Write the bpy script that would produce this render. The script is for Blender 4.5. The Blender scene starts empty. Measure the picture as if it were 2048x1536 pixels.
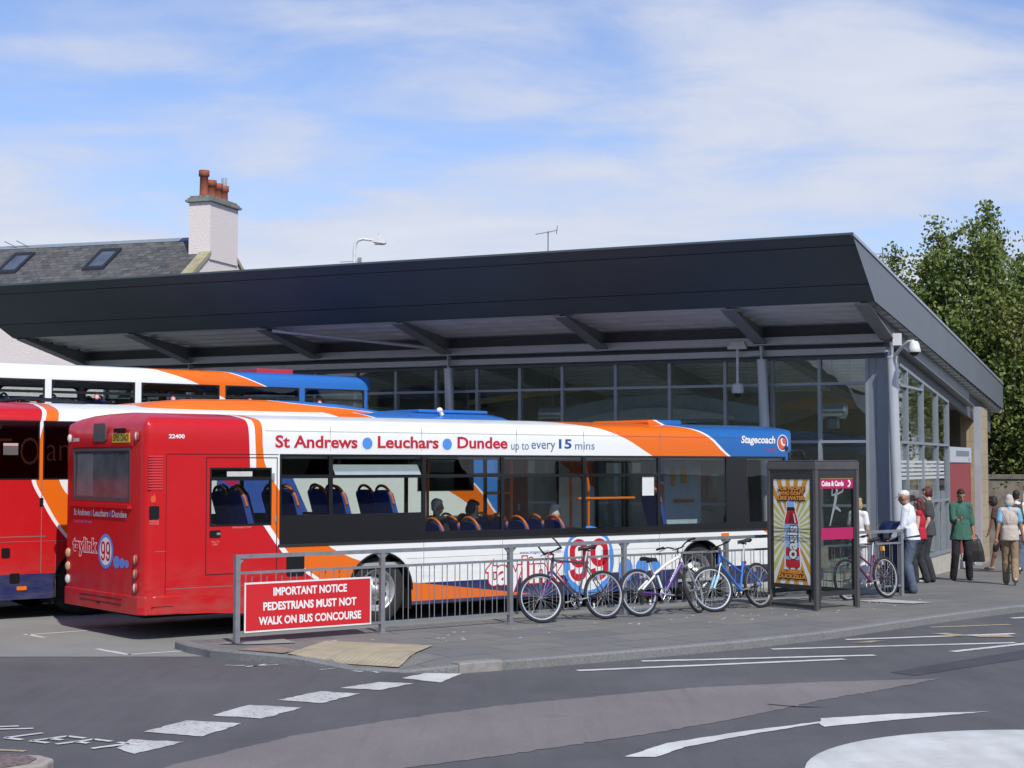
import bpy, bmesh, math, random
from mathutils import Vector as V, Matrix as MX, Euler
random.seed(7)
R=math.radians
SC=bpy.context.scene
COL=SC.collection
PITCH=.051; CAMH=2.2
# ---------------------------------------------------------------- camera
cam=bpy.data.cameras.new('camera'); camo=bpy.data.objects.new('camera',cam); COL.objects.link(camo)
cam.sensor_fit='HORIZONTAL'; cam.sensor_width=36; cam.lens=56.25; cam.clip_end=2000; cam.clip_start=.1
camo.location=(0,0,CAMH); camo.rotation_euler=(math.pi/2+PITCH,0,0)
SC.camera=camo
# ---------------------------------------------------------------- light
SUN=V((.37,-.93,0)).normalized(); EL=R(46)
sund=V((SUN.x*math.cos(EL),SUN.y*math.cos(EL),math.sin(EL)))
sl=bpy.data.lights.new('sun','SUN'); sl.energy=4.3; sl.angle=R(.5); sl.color=(1,.95,.87)
so=bpy.data.objects.new('sun',sl); COL.objects.link(so); so.location=(10,-20,30)
so.rotation_euler=sund.to_track_quat('Z','Y').to_euler()
W=bpy.data.worlds.new('World'); SC.world=W; W.use_nodes=True
nt=W.node_tree; N=nt.nodes; N.clear(); Lk=nt.links.new
sky=N.new('ShaderNodeTexSky'); sky.sky_type='NISHITA'; sky.sun_disc=False; sky.sun_elevation=EL
sky.sun_rotation=math.atan2(SUN.x,SUN.y); sky.air_density=1.0; sky.dust_density=.35; sky.ozone_density=1.4
def wmath(op,a,b=None,c=None):
    n=N.new('ShaderNodeMath'); n.operation=op
    for i,v in enumerate((a,b,c)):
        if v is None: continue
        if isinstance(v,(int,float)): n.inputs[i].default_value=v
        else: Lk(v,n.inputs[i])
    return n.outputs[0]
tc=N.new('ShaderNodeTexCoord'); sx=N.new('ShaderNodeSeparateXYZ'); Lk(tc.outputs['Generated'],sx.inputs[0])
den=wmath('ADD',wmath('MAXIMUM',sx.outputs[2],0.0),.16)
cx=wmath('DIVIDE',sx.outputs[0],den); cy=wmath('DIVIDE',sx.outputs[1],den)
cb=N.new('ShaderNodeCombineXYZ'); Lk(cx,cb.inputs[0]); Lk(cy,cb.inputs[1])
def wnoise(scale,det,rough,loc,sc=(1,1,1),dist=0.):
    mp=N.new('ShaderNodeMapping'); mp.inputs['Location'].default_value=loc; mp.inputs['Scale'].default_value=sc; Lk(cb.outputs[0],mp.inputs[0])
    n=N.new('ShaderNodeTexNoise'); n.inputs['Scale'].default_value=scale; n.inputs['Detail'].default_value=det; n.inputs['Roughness'].default_value=rough; n.inputs['Distortion'].default_value=dist
    Lk(mp.outputs[0],n.inputs['Vector']); return n.outputs['Fac']
n1=wnoise(1.15,6,.50,(3.4,1.2,0),(-.85,1.1,1),.4)
n2=wnoise(3.4,7,.58,(7.3,.4,0),(-.75,1.1,1),.5)
mixn=wmath('ADD',wmath('MULTIPLY',n1,.66),wmath('MULTIPLY',n2,.34))
# thicker cloud towards the horizon
low=wmath('MULTIPLY',wmath('SUBTRACT',.30,wmath('MINIMUM',sx.outputs[2],.30)),.78)
cl=wmath('ADD',mixn,low)
rp=N.new('ShaderNodeMapRange'); rp.interpolation_type='SMOOTHSTEP'
rp.inputs['From Min'].default_value=.45; rp.inputs['From Max'].default_value=.66; rp.inputs['To Min'].default_value=.05; rp.inputs['To Max'].default_value=.97
Lk(cl,rp.inputs['Value'])
# the cloud bank lies low; overhead the sky is mostly clear
up_=N.new('ShaderNodeMapRange'); up_.interpolation_type='SMOOTHSTEP'; up_.inputs['From Min'].default_value=.30; up_.inputs['From Max'].default_value=.62; up_.inputs['To Min'].default_value=1; up_.inputs['To Max'].default_value=.18; Lk(sx.outputs[2],up_.inputs['Value'])
cover=wmath('MULTIPLY',rp.outputs[0],up_.outputs[0])
bg1=N.new('ShaderNodeBackground'); bg1.inputs['Strength'].default_value=.14
wt=N.new('ShaderNodeMix'); wt.data_type='RGBA'; wt.blend_type='MULTIPLY'; wt.inputs[0].default_value=1; wt.inputs[7].default_value=(.93,.98,1.22,1); Lk(sky.outputs[0],wt.inputs[6]); Lk(wt.outputs[2],bg1.inputs[0])
cr=N.new('ShaderNodeValToRGB'); cr.color_ramp.elements[0].position=.35; cr.color_ramp.elements[0].color=(.54,.62,.88,1)
cr.color_ramp.elements[1].position=.75; cr.color_ramp.elements[1].color=(.83,.88,1.0,1); Lk(cl,cr.inputs[0])
bg2=N.new('ShaderNodeBackground'); bg2.inputs['Strength'].default_value=.93; Lk(cr.outputs[0],bg2.inputs[0])
ms=N.new('ShaderNodeMixShader'); Lk(cover,ms.inputs[0]); Lk(bg1.outputs[0],ms.inputs[1]); Lk(bg2.outputs[0],ms.inputs[2])
wo=N.new('ShaderNodeOutputWorld'); Lk(ms.outputs[0],wo.inputs[0])
SC.view_settings.view_transform='Standard'; SC.view_settings.look='None'; SC.view_settings.exposure=-.08; SC.view_settings.gamma=1
SC.render.engine='CYCLES'
try:
    SC.cycles.use_denoising=True; SC.cycles.max_bounces=10; SC.cycles.transparent_max_bounces=24; SC.cycles.caustics_reflective=False; SC.cycles.caustics_refractive=False
except Exception: pass
# ---------------------------------------------------------------- material helpers
MATS={}
def lin(h):
    c=[int(h[i:i+2],16)/255 for i in (0,2,4)]
    return tuple((v/12.92 if v<=.04045 else ((v+.055)/1.055)**2.4) for v in c)
class NT:
    def __init__(s,name):
        s.m=bpy.data.materials.new(name); s.m.use_nodes=True; s.t=s.m.node_tree; s.n=s.t.nodes; s.b=s.n['Principled BSDF']; s.o=s.n['Material Output']; s._tc=None
    def new(s,k,**kw):
        x=s.n.new(k)
        for a,b in kw.items(): setattr(x,a,b)
        return x
    def link(s,a,b): s.t.links.new(a,b)
    def put(s,sock,v):
        if isinstance(v,(int,float)): sock.default_value=v
        elif isinstance(v,(tuple,list)): sock.default_value=(*v,1) if len(v)==3 and sock.type=='RGBA' else v
        else: s.link(v,sock)
    def math(s,op,a,b=None,c=None,clamp=False):
        x=s.new('ShaderNodeMath'); x.operation=op; x.use_clamp=clamp
        for i,v in enumerate((a,b,c)):
            if v is not None: s.put(x.inputs[i],v)
        return x.outputs[0]
    def mix(s,f,a,b,mode='MIX'):
        x=s.new('ShaderNodeMix'); x.data_type='RGBA'; x.blend_type=mode
        s.put(x.inputs[0],f); s.put(x.inputs[6],a); s.put(x.inputs[7],b); return x.outputs[2]
    def tc(s,k='Object'):
        if not s._tc: s._tc=s.new('ShaderNodeTexCoord')
        return s._tc.outputs[k]
    def noise(s,scale,det=4,rough=.55,vec=None,sc=None,dist=0):
        v=vec if vec is not None else s.tc()
        if sc:
            mp=s.new('ShaderNodeMapping'); mp.inputs['Scale'].default_value=sc; s.link(v,mp.inputs[0]); v=mp.outputs[0]
        x=s.new('ShaderNodeTexNoise'); x.inputs['Scale'].default_value=scale; x.inputs['Detail'].default_value=det; x.inputs['Roughness'].default_value=rough; x.inputs['Distortion'].default_value=dist
        s.link(v,x.inputs['Vector']); return x.outputs['Fac']
    def ramp(s,f,a,b,lo=0.,hi=1.):
        x=s.new('ShaderNodeMapRange'); s.put(x.inputs['Value'],f); x.inputs['From Min'].default_value=a; x.inputs['From Max'].default_value=b; x.inputs['To Min'].default_value=lo; x.inputs['To Max'].default_value=hi
        return x.outputs[0]
    def bump(s,h,strength=.3,dist=.01):
        x=s.new('ShaderNodeBump'); x.inputs['Strength'].default_value=strength; x.inputs['Distance'].default_value=dist; s.link(h,x.inputs['Height']); s.link(x.outputs[0],s.b.inputs['Normal'])
    def col(s,v): s.put(s.b.inputs['Base Color'],v)
    def set(s,**k):
        mp=dict(rough='Roughness',metal='Metallic',coat='Coat Weight',spec='Specular IOR Level',ior='IOR',sheen='Sheen Weight')
        for a,b in k.items(): s.put(s.b.inputs[mp[a]],b)
def mat(name,color,rough=.55,metal=0.,var=.12,scale=6.,bump=0.,coat=0.,spec=.5,bscale=None):
    if name in MATS: return MATS[name]
    if isinstance(color,str): color=lin(color)
    t=NT(name)
    if var>0:
        f=t.noise(scale,5,.6); lo=tuple(c*(1-var) for c in color); hi=tuple(min(1,c*(1+var)) for c in color)
        t.col(t.mix(t.ramp(f,.3,.7),lo,hi))
    else: t.col(color)
    t.set(rough=rough,metal=metal,coat=coat,spec=spec)
    if bump>0: t.bump(t.noise(bscale or scale*6,4,.6),bump,.01)
    MATS[name]=t.m; return t.m
def glass(name,tint=(.8,.85,.86),refl=.07,rough=.0,alpha=1.):
    if name in MATS: return MATS[name]
    t=NT(name); t.n.remove(t.b)
    tr=t.new('ShaderNodeBsdfTransparent'); tr.inputs[0].default_value=(*tint,1)
    gl=t.new('ShaderNodeBsdfGlossy'); gl.inputs['Roughness'].default_value=rough; gl.inputs['Color'].default_value=(1,1,1,1)
    fr=t.new('ShaderNodeFresnel'); ge=t.new('ShaderNodeNewGeometry'); t.link(t.math('SUBTRACT',1.5,t.math('MULTIPLY',ge.outputs['Backfacing'],1.5-1/1.5)),fr.inputs['IOR'])
    # the pane is slightly wavy, so that reflections bend
    f=t.math('MULTIPLY_ADD',fr.outputs[0],.62,(refl-.055)*.5,clamp=True)
    bp=t.new('ShaderNodeBump'); bp.inputs['Strength'].default_value=.02; bp.inputs['Distance'].default_value=.05; t.link(t.noise(1.3,2,.5),bp.inputs['Height']); t.link(bp.outputs[0],gl.inputs['Normal'])
    mx=t.new('ShaderNodeMixShader'); t.link(f,mx.inputs[0]); t.link(tr.outputs[0],mx.inputs[1]); t.link(gl.outputs[0],mx.inputs[2]); t.link(mx.outputs[0],t.o.inputs[0])
    MATS[name]=t.m; return t.m
# ---------------------------------------------------------------- object helpers
def link(o,parent=None,mtx=None):
    COL.objects.link(o)
    if parent is not None: o.parent=parent
    if mtx is not None: o.matrix_local=mtx
    return o
def tag(o,label=None,cat=None,group=None,kind=None):
    for k,v in (('label',label),('category',cat),('group',group),('kind',kind)):
        if v: o[k]=v
    return o
def thing(name,label,cat,mtx,group=None):
    o=bpy.data.objects.new(name,None); COL.objects.link(o); o.empty_display_size=.3
    o.matrix_world=mtx if isinstance(mtx,MX) else MX.Translation(mtx)
    return tag(o,label,cat,group)
def TR(loc,rz=0,rx=0,ry=0): return MX.Translation(V(loc))@MX.Rotation(rz,4,'Z')@MX.Rotation(ry,4,'Y')@MX.Rotation(rx,4,'X')
class MB:
    """collects shapes into one mesh"""
    def __init__(s): s.v=[]; s.f=[]; s.mi=[]; s.k=0; s.sm=[]
    def add(s,vs,fs,M=None,smooth=False):
        o=len(s.v)
        s.v+= [tuple(M@V(p)) if M else tuple(p) for p in vs]
        for f in fs: s.f.append([i+o for i in f]); s.mi.append(s.k); s.sm.append(smooth)
        return s
    def m(s,k): s.k=k; return s
    def box(s,a,b,M=None):
        x0,y0,z0=a; x1,y1,z1=b
        vs=[(x0,y0,z0),(x1,y0,z0),(x1,y1,z0),(x0,y1,z0),(x0,y0,z1),(x1,y0,z1),(x1,y1,z1),(x0,y1,z1)]
        return s.add(vs,[(3,2,1,0),(4,5,6,7),(0,1,5,4),(1,2,6,5),(2,3,7,6),(3,0,4,7)],M)
    def cbox(s,c,d,M=None): return s.box([c[i]-d[i]/2 for i in range(3)],[c[i]+d[i]/2 for i in range(3)],M)
    def rbox(s,a,b,r,M=None,seg=3):
        """box with rounded vertical-plane corners in x-z, extruded along y"""
        x0,y0,z0=a; x1,y1,z1=b; pts=[]
        for cx,cz,a0 in ((x1-r,z1-r,0),(x0+r,z1-r,90),(x0+r,z0+r,180),(x1-r,z0+r,270)):
            for i in range(seg+1):
                t=R(a0+90*i/seg); pts.append((cx+r*math.cos(t),cz+r*math.sin(t)))
        return s.prism(pts,y0,y1,M)
    def prism(s,pts,y0,y1,M=None):
        """2D polygon in x-z extruded along y"""
        n=len(pts); vs=[(x,y0,z) for x,z in pts]+[(x,y1,z) for x,z in pts]
        fs=[list(range(n)),list(range(2*n-1,n-1,-1))]+[(i,i+n,(i+1)%n+n,(i+1)%n) for i in range(n)]
        return s.add(vs,fs,M)
    def prz(s,pts,z0,z1,M=None):
        n=len(pts); vs=[(x,y,z0) for x,y in pts]+[(x,y,z1) for x,y in pts]
        fs=[list(range(n-1,-1,-1)),list(range(n,2*n))]+[(i,(i+1)%n,(i+1)%n+n,i+n) for i in range(n)]
        return s.add(vs,fs,M)
    def poly(s,pts,M=None): return s.add(pts,[list(range(len(pts)))],M)
    def cyl(s,p0,p1,r0,r1=None,n=12,cap=True,M=None,smooth=True):
        p0,p1=V(p0),V(p1); r1=r0 if r1 is None else r1; d=(p1-p0).normalized(); u=d.orthogonal().normalized(); w=d.cross(u)
        vs=[]
        for p,r in ((p0,r0),(p1,r1)):
            for i in range(n):
                a=2*math.pi*i/n; vs.append(p+u*(r*math.cos(a))+w*(r*math.sin(a)))
        s.add(vs,[(i,(i+1)%n,(i+1)%n+n,i+n) for i in range(n)],M,smooth)
        if cap: s.add(vs,[list(range(n-1,-1,-1)),list(range(n,2*n))],M)
        return s
    def tube(s,pts,r,n=8,M=None,closed=False):
        pts=[V(p) for p in pts]; rr=r if isinstance(r,(list,tuple)) else [r]*len(pts); vs=[]; u=None; L=len(pts)
        for i,p in enumerate(pts):
            a=pts[i-1] if (i>0 or closed) else p; b=pts[(i+1)%L] if (i<L-1 or closed) else p
            d=(b-a).normalized()
            u=d.orthogonal().normalized() if u is None else (u-d*u.dot(d)).normalized()
            w=d.cross(u)
            for k in range(n):
                t=2*math.pi*k/n; vs.append(p+u*(rr[i]*math.cos(t))+w*(rr[i]*math.sin(t)))
        fs=[]
        for i in range(L if closed else L-1):
            j=(i+1)%L
            for k in range(n): fs.append((i*n+k,i*n+(k+1)%n,j*n+(k+1)%n,j*n+k))
        s.add(vs,fs,M,True)
        if not closed: s.add(vs,[list(range(n-1,-1,-1)),list(range((L-1)*n,L*n))],M)
        return s
    def lathe(s,prof,n=20,M=None,axis='Z'):
        vs=[]; L=len(prof)
        for r,z in prof:
            for k in range(n):
                t=2*math.pi*k/n
                vs.append((r*math.cos(t),r*math.sin(t),z) if axis=='Z' else (r*math.cos(t),z,r*math.sin(t)))
        fs=[(i*n+k,i*n+(k+1)%n,(i+1)*n+(k+1)%n,(i+1)*n+k) for i in range(L-1) for k in range(n)]
        return s.add(vs,fs,M,True)
    def sphere(s,c,r,M=None,n=12,m=8):
        rx,ry,rz=(r,r,r) if isinstance(r,(int,float)) else r
        vs=[(c[0],c[1],c[2]-rz)]
        for i in range(1,m):
            a=-math.pi/2+math.pi*i/m
            for k in range(n):
                t=2*math.pi*k/n; vs.append((c[0]+rx*math.cos(a)*math.cos(t),c[1]+ry*math.cos(a)*math.sin(t),c[2]+rz*math.sin(a)))
        vs.append((c[0],c[1],c[2]+rz)); fs=[(0,1+(k+1)%n,1+k) for k in range(n)]
        for i in range(m-2):
            for k in range(n): fs.append((1+i*n+k,1+i*n+(k+1)%n,1+(i+1)*n+(k+1)%n,1+(i+1)*n+k))
        e=len(vs)-1; fs+=[(e,1+(m-2)*n+k,1+(m-2)*n+(k+1)%n) for k in range(n)]
        return s.add(vs,fs,M,True)
    def build(s,name,mats,parent=None,mtx=None,recalc=True,bevel=0.):
        me=bpy.data.meshes.new(name)
        me.from_pydata([tuple(p) for p in s.v],[],s.f)
        me.polygons.foreach_set('material_index',s.mi); me.polygons.foreach_set('use_smooth',s.sm)
        for m in (mats if isinstance(mats,(list,tuple)) else [mats]): me.materials.append(m)
        if recalc or bevel:
            bm=bmesh.new(); bm.from_mesh(me)
            if recalc: bmesh.ops.recalc_face_normals(bm,faces=bm.faces[:])
            if bevel: bmesh.ops.bevel(bm,geom=[e for e in bm.edges if len(e.link_faces)==2 and e.calc_face_angle(0)>.6],offset=bevel,segments=2,affect='EDGES',profile=.5)
            bm.to_mesh(me); bm.free()
        me.update()
        return link(bpy.data.objects.new(name,me),parent,mtx)
def dup(o,mtx=None,parent=None):
    c=o.copy(); COL.objects.link(c); c.parent=parent
    if mtx is not None:
        if parent is None: c.matrix_world=mtx
        else: c.matrix_local=mtx
    for ch in list(o.children):
        dup(ch,ch.matrix_local.copy(),c)
    return c
# lettering: the outline font turned into flat faces, fitted to a box
_TX={}
def textmesh(s,bold=0.,shear=0.):
    k=(s,bold,shear)
    if k in _TX: return _TX[k]
    cu=bpy.data.curves.new('t','FONT'); cu.body=s; cu.size=1; cu.offset=bold; cu.shear=shear; cu.resolution_u=3; cu.fill_mode='FRONT'
    ob=bpy.data.objects.new('t',cu); COL.objects.link(ob); bpy.context.view_layer.update()
    me=bpy.data.meshes.new_from_object(ob.evaluated_get(bpy.context.evaluated_depsgraph_get()))
    vs=[(v.co.x,v.co.y) for v in me.vertices]; fs=[list(p.vertices) for p in me.polygons]
    bpy.data.objects.remove(ob); bpy.data.curves.remove(cu); bpy.data.meshes.remove(me)
    _TX[k]=(vs,fs); return _TX[k]
class Decal:
    """flat painted or vinyl shapes on a plane: f(x,z,layer) -> 3D"""
    def __init__(s,f): s.f=f; s.b=MB()
    def text(s,t,x0,x1,z0,z1,m=0,layer=1,bold=0.,grow=0.,shear=0.,ref=None):
        vs,fs=textmesh(t,bold,shear); rv=textmesh(t,ref if ref is not None else bold,shear)[0]
        ax=min(p[0] for p in rv); bx=max(p[0] for p in rv); az=min(p[1] for p in rv); bz=max(p[1] for p in rv)
        q=[s.f(x0+(x-ax)/(bx-ax)*(x1-x0),z0+(z-az)/(bz-az)*(z1-z0),layer) for x,z in vs]
        s.b.m(m).add(q,fs); return s
    def poly(s,pts,m=0,layer=1): s.b.m(m).add([s.f(x,z,layer) for x,z in pts],[list(range(len(pts)))]); return s
    def rect(s,x0,x1,z0,z1,m=0,layer=1): return s.poly([(x0,z0),(x1,z0),(x1,z1),(x0,z1)],m,layer)
    def ell(s,cx,cz,rx,rz,m=0,layer=1,tilt=0,n=32):
        return s.poly([(cx+rx*math.cos(a)*math.cos(tilt)-rz*math.sin(a)*math.sin(tilt),cz+rx*math.cos(a)*math.sin(tilt)+rz*math.sin(a)*math.cos(tilt)) for a in (2*math.pi*i/n for i in range(n))],m,layer)
    def nine(s,x0,x1,z0,z1,w,m,layer,grow=0.):
        # condensed figure nine: closed bowl, straight stem, hooked foot; drawn as one ribbon
        sg=1 if x1>x0 else -1; W=abs(x1-x0); H=z1-z0; r=W/2-w/2; hw=w/2+grow; bz=z0+H*.40
        P=[]
        for i in range(13): a=math.pi*i/12; P.append((W/2+r*math.cos(a),z1-w/2-r+r*math.sin(a)))
        for i in range(13): a=math.pi+math.pi*i/12; P.append((W/2+r*math.cos(a),bz+r+r*math.sin(a)))
        def ribbon(P,closed):
            n=len(P)
            for i in range(n if closed else n-1):
                pa,a,c,pc=[V(P[(j)%n]) if closed else V(P[max(0,min(n-1,j))]) for j in (i-1,i,i+1,i+2)]
                na=(c-pa).normalized(); nc=(pc-a).normalized(); na=V((-na.y,na.x))*hw; nc=V((-nc.y,nc.x))*hw
                s.poly([(x0+sg*p.x,z0*0+p.y) for p in (a-na,c-nc,c+nc,a+na)],m,layer)
        ribbon(P,True)
        Q=[(W/2+r,z1-w/2-r)]+[(W/2+r*math.cos(-a),z0+w/2+r+r*math.sin(-a)) for a in (math.pi*i/12 for i in range(13))]+[(W/2-r,z0+w/2+r-.02*H)]
        ribbon(Q,False)
        return s
    def build(s,name,mats,parent): return s.b.build(name,mats,parent,recalc=False)
# ---------------------------------------------------------------- ground heights
def ss(t): t=max(0,min(1,t)); return t*t*(3-2*t)
def gz(x,y): return -max(-.26,min(.26,.018*max(0,y-24)))*ss((x-3)/3.5)
DA,DB=V((-1.95,17.48)),V((-1.15,17.15))
def pz(x,y):
    p=V((x,y)); t=max(0,min(1,(p-DA).dot(DB-DA)/(DB-DA).length_squared)); d=(p-(DA+(DB-DA)*t)).length
    return gz(x,y)+.022+.078*ss((d-.12)/.62)
def sheet(name,poly,hf,dz,m,step=1.5,kind='structure',skirt=0.):
    bm=bmesh.new(); vs=[bm.verts.new((x,y,0)) for x,y in poly]; f=bm.faces.new(vs); f.normal_update()
    if f.normal.z<0: f.normal_flip()
    xs=[p[0] for p in poly]; ys=[p[1] for p in poly]
    for ax,lo,hi in ((0,min(xs),max(xs)),(1,min(ys),max(ys))):
        c=math.ceil(lo/step)*step
        while c<hi:
            co=[0,0,0]; no=[0,0,0]; co[ax]=c; no[ax]=1
            bmesh.ops.bisect_plane(bm,geom=bm.verts[:]+bm.edges[:]+bm.faces[:],dist=1e-5,plane_co=co,plane_no=no); c+=step
    bmesh.ops.triangulate(bm,faces=[f for f in bm.faces if len(f.verts)>4])
    for v in bm.verts: v.co.z=hf(v.co.x,v.co.y)+dz
    if skirt:
        ed=[e for e in bm.edges if e.is_boundary]; r=bmesh.ops.extrude_edge_only(bm,edges=ed)
        for v in [g for g in r['geom'] if isinstance(g,bmesh.types.BMVert)]: v.co.z-=skirt
    me=bpy.data.meshes.new(name); bm.to_mesh(me); bm.free(); me.materials.append(m)
    o=link(bpy.data.objects.new(name,me)); tag(o,kind=kind); return o
# ================================================================ MATERIALS FOR THE GROUND
def asphalt(name,base,var=.16,warm=0.):
    t=NT(name); v=t.tc()
    big=t.noise(.35,4,.6,v); mid=t.noise(2.2,5,.65,v,(1,.35,1)); fine=t.noise(90,3,.7,v)
    f=t.math('ADD',t.math('MULTIPLY',big,.5),t.math('ADD',t.math('MULTIPLY',mid,.25),t.math('MULTIPLY',fine,.25)))
    a=tuple(c*(1-var*1.6) for c in base); b=tuple(c*(1+var*1.6) for c in base)
    st=t.noise(7,4,.6,v,(1,.06,1)); mo=t.noise(28,4,.75,v)
    c=t.mix(t.ramp(f,.32,.68),a,b); c=t.mix(t.ramp(mo,.38,.66,.0,.42),c,tuple(x*.55 for x in base)); c=t.mix(t.ramp(mo,.60,.74,0,.35),c,tuple(x*1.9 for x in base)); c=t.mix(t.ramp(st,.52,.72,0,.30),c,tuple(x*.6 for x in base))
    # worn, polished wheel tracks and dark oil spots
    sp=t.noise(1.1,3,.5,v); c=t.mix(t.ramp(sp,.66,.8,0,.45),c,tuple(x*.55 for x in base))
    g=t.noise(160,2,.8,v); c=t.mix(t.ramp(g,.64,.76,0,.5),c,tuple(min(1,x*2.4) for x in base))
    t.col(c); t.set(rough=t.ramp(mid,.3,.7,.78,.95)); t.bump(fine,.5,.006); return t.m
M_ROAD=asphalt('asphalt',(.106,.105,.108),.22); M_PATCH=asphalt('resurfaced_strip',(.205,.184,.180)); M_PATCH2=asphalt('asphalt_seam',(.065,.066,.075))
def concrete(name,base):
    t=NT(name); v=t.tc(); a=t.noise(.5,5,.6,v); b=t.noise(5,5,.6,v,(1,.3,1)); c=t.mix(t.ramp(a,.3,.7),tuple(x*.78 for x in base),tuple(x*1.15 for x in base))
    c=t.mix(t.ramp(b,.62,.8,0,.5),c,tuple(x*.6 for x in base)); t.col(c); t.set(rough=.9); t.bump(t.noise(60,3,.7,v),.3,.005); return t.m
M_CONC=concrete('concourse_concrete',(.235,.245,.225))
def flags(name):
    t=NT(name); v=t.tc(); mp=t.new('ShaderNodeMapping'); mp.inputs['Rotation'].default_value=(0,0,-R(37.9)); t.link(v,mp.inputs[0])
    br=t.new('ShaderNodeTexBrick'); br.offset=.5; t.link(mp.outputs[0],br.inputs['Vector'])
    br.inputs['Scale'].default_value=1.0; br.inputs['Brick Width'].default_value=.9; br.inputs['Row Height'].default_value=.6; br.inputs['Mortar Size'].default_value=.012; br.inputs['Bias'].default_value=0
    br.inputs['Color1'].default_value=(.138,.143,.148,1); br.inputs['Color2'].default_value=(.200,.196,.180,1); br.inputs['Mortar'].default_value=(.065,.065,.06,1)
    n=t.noise(.55,5,.6,v); c=t.mix(t.ramp(n,.4,.66,0,.6),br.outputs[0],(.195,.180,.150)); 
    n2=t.noise(3.5,6,.65,v); c=t.mix(t.ramp(n2,.35,.7,0,.4),c,(.115,.118,.12)); t.col(c); t.set(rough=.88); t.bump(t.noise(50,3,.6,v),.25,.005); return t.m
M_FLAG=flags('paving_flags')
def kerbm():
    t=NT('granite_kerb'); v=t.tc(); n=t.noise(40,4,.7,v); m=t.noise(.9,4,.6,v)
    c=t.mix(t.ramp(n,.3,.7),(.13,.135,.14),(.25,.25,.245)); c=t.mix(t.ramp(m,.5,.75,0,.55),c,(.10,.105,.09)); t.col(c); t.set(rough=.85); t.bump(n,.35,.008); return t.m
M_KERB=kerbm()
def roadpaint(name,base,wear):
    t=NT(name); v=t.tc(); n=t.noise(26,4,.75,v); m=t.noise(3,3,.6,v); k=t.math('ADD',t.math('MULTIPLY',n,.75),t.math('MULTIPLY',m,.25))
    c=t.mix(t.ramp(k,.56-wear,.66-wear),tuple(x for x in base),(.13,.13,.14)); g=t.noise(1.4,6,.7,v,(1,.35,1)); c=t.mix(t.ramp(g,.36,.70,0,.60),c,(.33,.32,.30)); t.col(t.mix(t.ramp(m,.35,.75,0,.25),c,(.35,.34,.32))); t.set(rough=.7); return t.m
M_PAINT=roadpaint('white_road_paint',(.70,.71,.67),-.045); M_WORN=roadpaint('worn_road_paint',(.64,.65,.62),.035); M_YEL=roadpaint('worn_yellow_paint',(.50,.36,.13),.06)
def tactile():
    t=NT('buff_tactile_paving'); v=t.tc(); mp=t.new('ShaderNodeMapping'); mp.inputs['Rotation'].default_value=(0,0,R(20)); mp.inputs['Scale'].default_value=(15,15,15); t.link(v,mp.inputs[0])
    vo=t.new('ShaderNodeTexVoronoi'); vo.inputs['Scale'].default_value=1; vo.inputs['Randomness'].default_value=0; t.link(mp.outputs[0],vo.inputs['Vector'])
    h=t.ramp(vo.outputs['Distance'],.25,.42,1,0); n=t.noise(3,4,.6,v); c=t.mix(t.ramp(n,.3,.7),(.32,.275,.185),(.43,.37,.25)); c=t.mix(t.math('MULTIPLY',h,.5),c,(.55,.49,.36)); br=t.new('ShaderNodeTexBrick'); br.offset=0; mp2=t.new('ShaderNodeMapping'); mp2.inputs['Rotation'].default_value=(0,0,R(20)); t.link(v,mp2.inputs[0]); t.link(mp2.outputs[0],br.inputs['Vector']); br.inputs['Scale'].default_value=1; br.inputs['Brick Width'].default_value=.4; br.inputs['Row Height'].default_value=.4; br.inputs['Mortar Size'].default_value=.008; br.inputs['Color1'].default_value=(1,1,1,1); br.inputs['Color2'].default_value=(.95,.95,.96,1); br.inputs['Mortar'].default_value=(.74,.74,.74,1); c=t.mix(1.,c,br.outputs[0],'MULTIPLY'); t.col(c); t.set(rough=.85); t.bump(h,.8,.006); return t.m
M_TACT=tactile()
M_GRASS=mat('rough_ground',(.07,.075,.06),.95,var=.3,scale=.3)
# ================================================================ GROUND
gr=sheet('ground',[(-400,-60),(400,-60),(400,900),(-400,900)],lambda x,y:-.34,0,M_GRASS,step=200)
sheet('road',[(-70,-8),(70,-8),(70,90),(-70,90)],gz,0,M_ROAD,step=2.)
sheet('bus_concourse',[(-40,18.45),(-3.75,18.56),(-2.7,18.62),(5.2,26.2),(6.6,28.4),(-10,37),(-30,50),(-40,40)],gz,.004,M_CONC,step=3.)
KL=[(-4.05,19.35),(-3.83,18.95),(-3.46,18.46),(-3.07,18.18),(-2.43,17.82),(-1.75,17.38),(-1.14,17.13),(-.55,17.10),(-.13,17.34),(.52,17.74),(1.26,18.23),(2.81,19.36),(4.07,20.47),(5.9,22.47),(7.73,24.31),(13,29.4),(25,41)]
def inset(L,d):
    out=[]
    for i,p in enumerate(L):
        a=V(L[max(0,i-1)]); b=V(L[min(len(L)-1,i+1)]); t=(b-a).normalized(); out.append((p[0]-t.y*d,p[1]+t.x*d))
    return out
KI=inset(KL,.14)
sheet('pavement',KI+[(34,60),(20,64),(7.0,29.2),(6.3,27.0),(-3.75,19.45)],pz,0,M_FLAG,step=.6)
b=MB()
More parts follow.
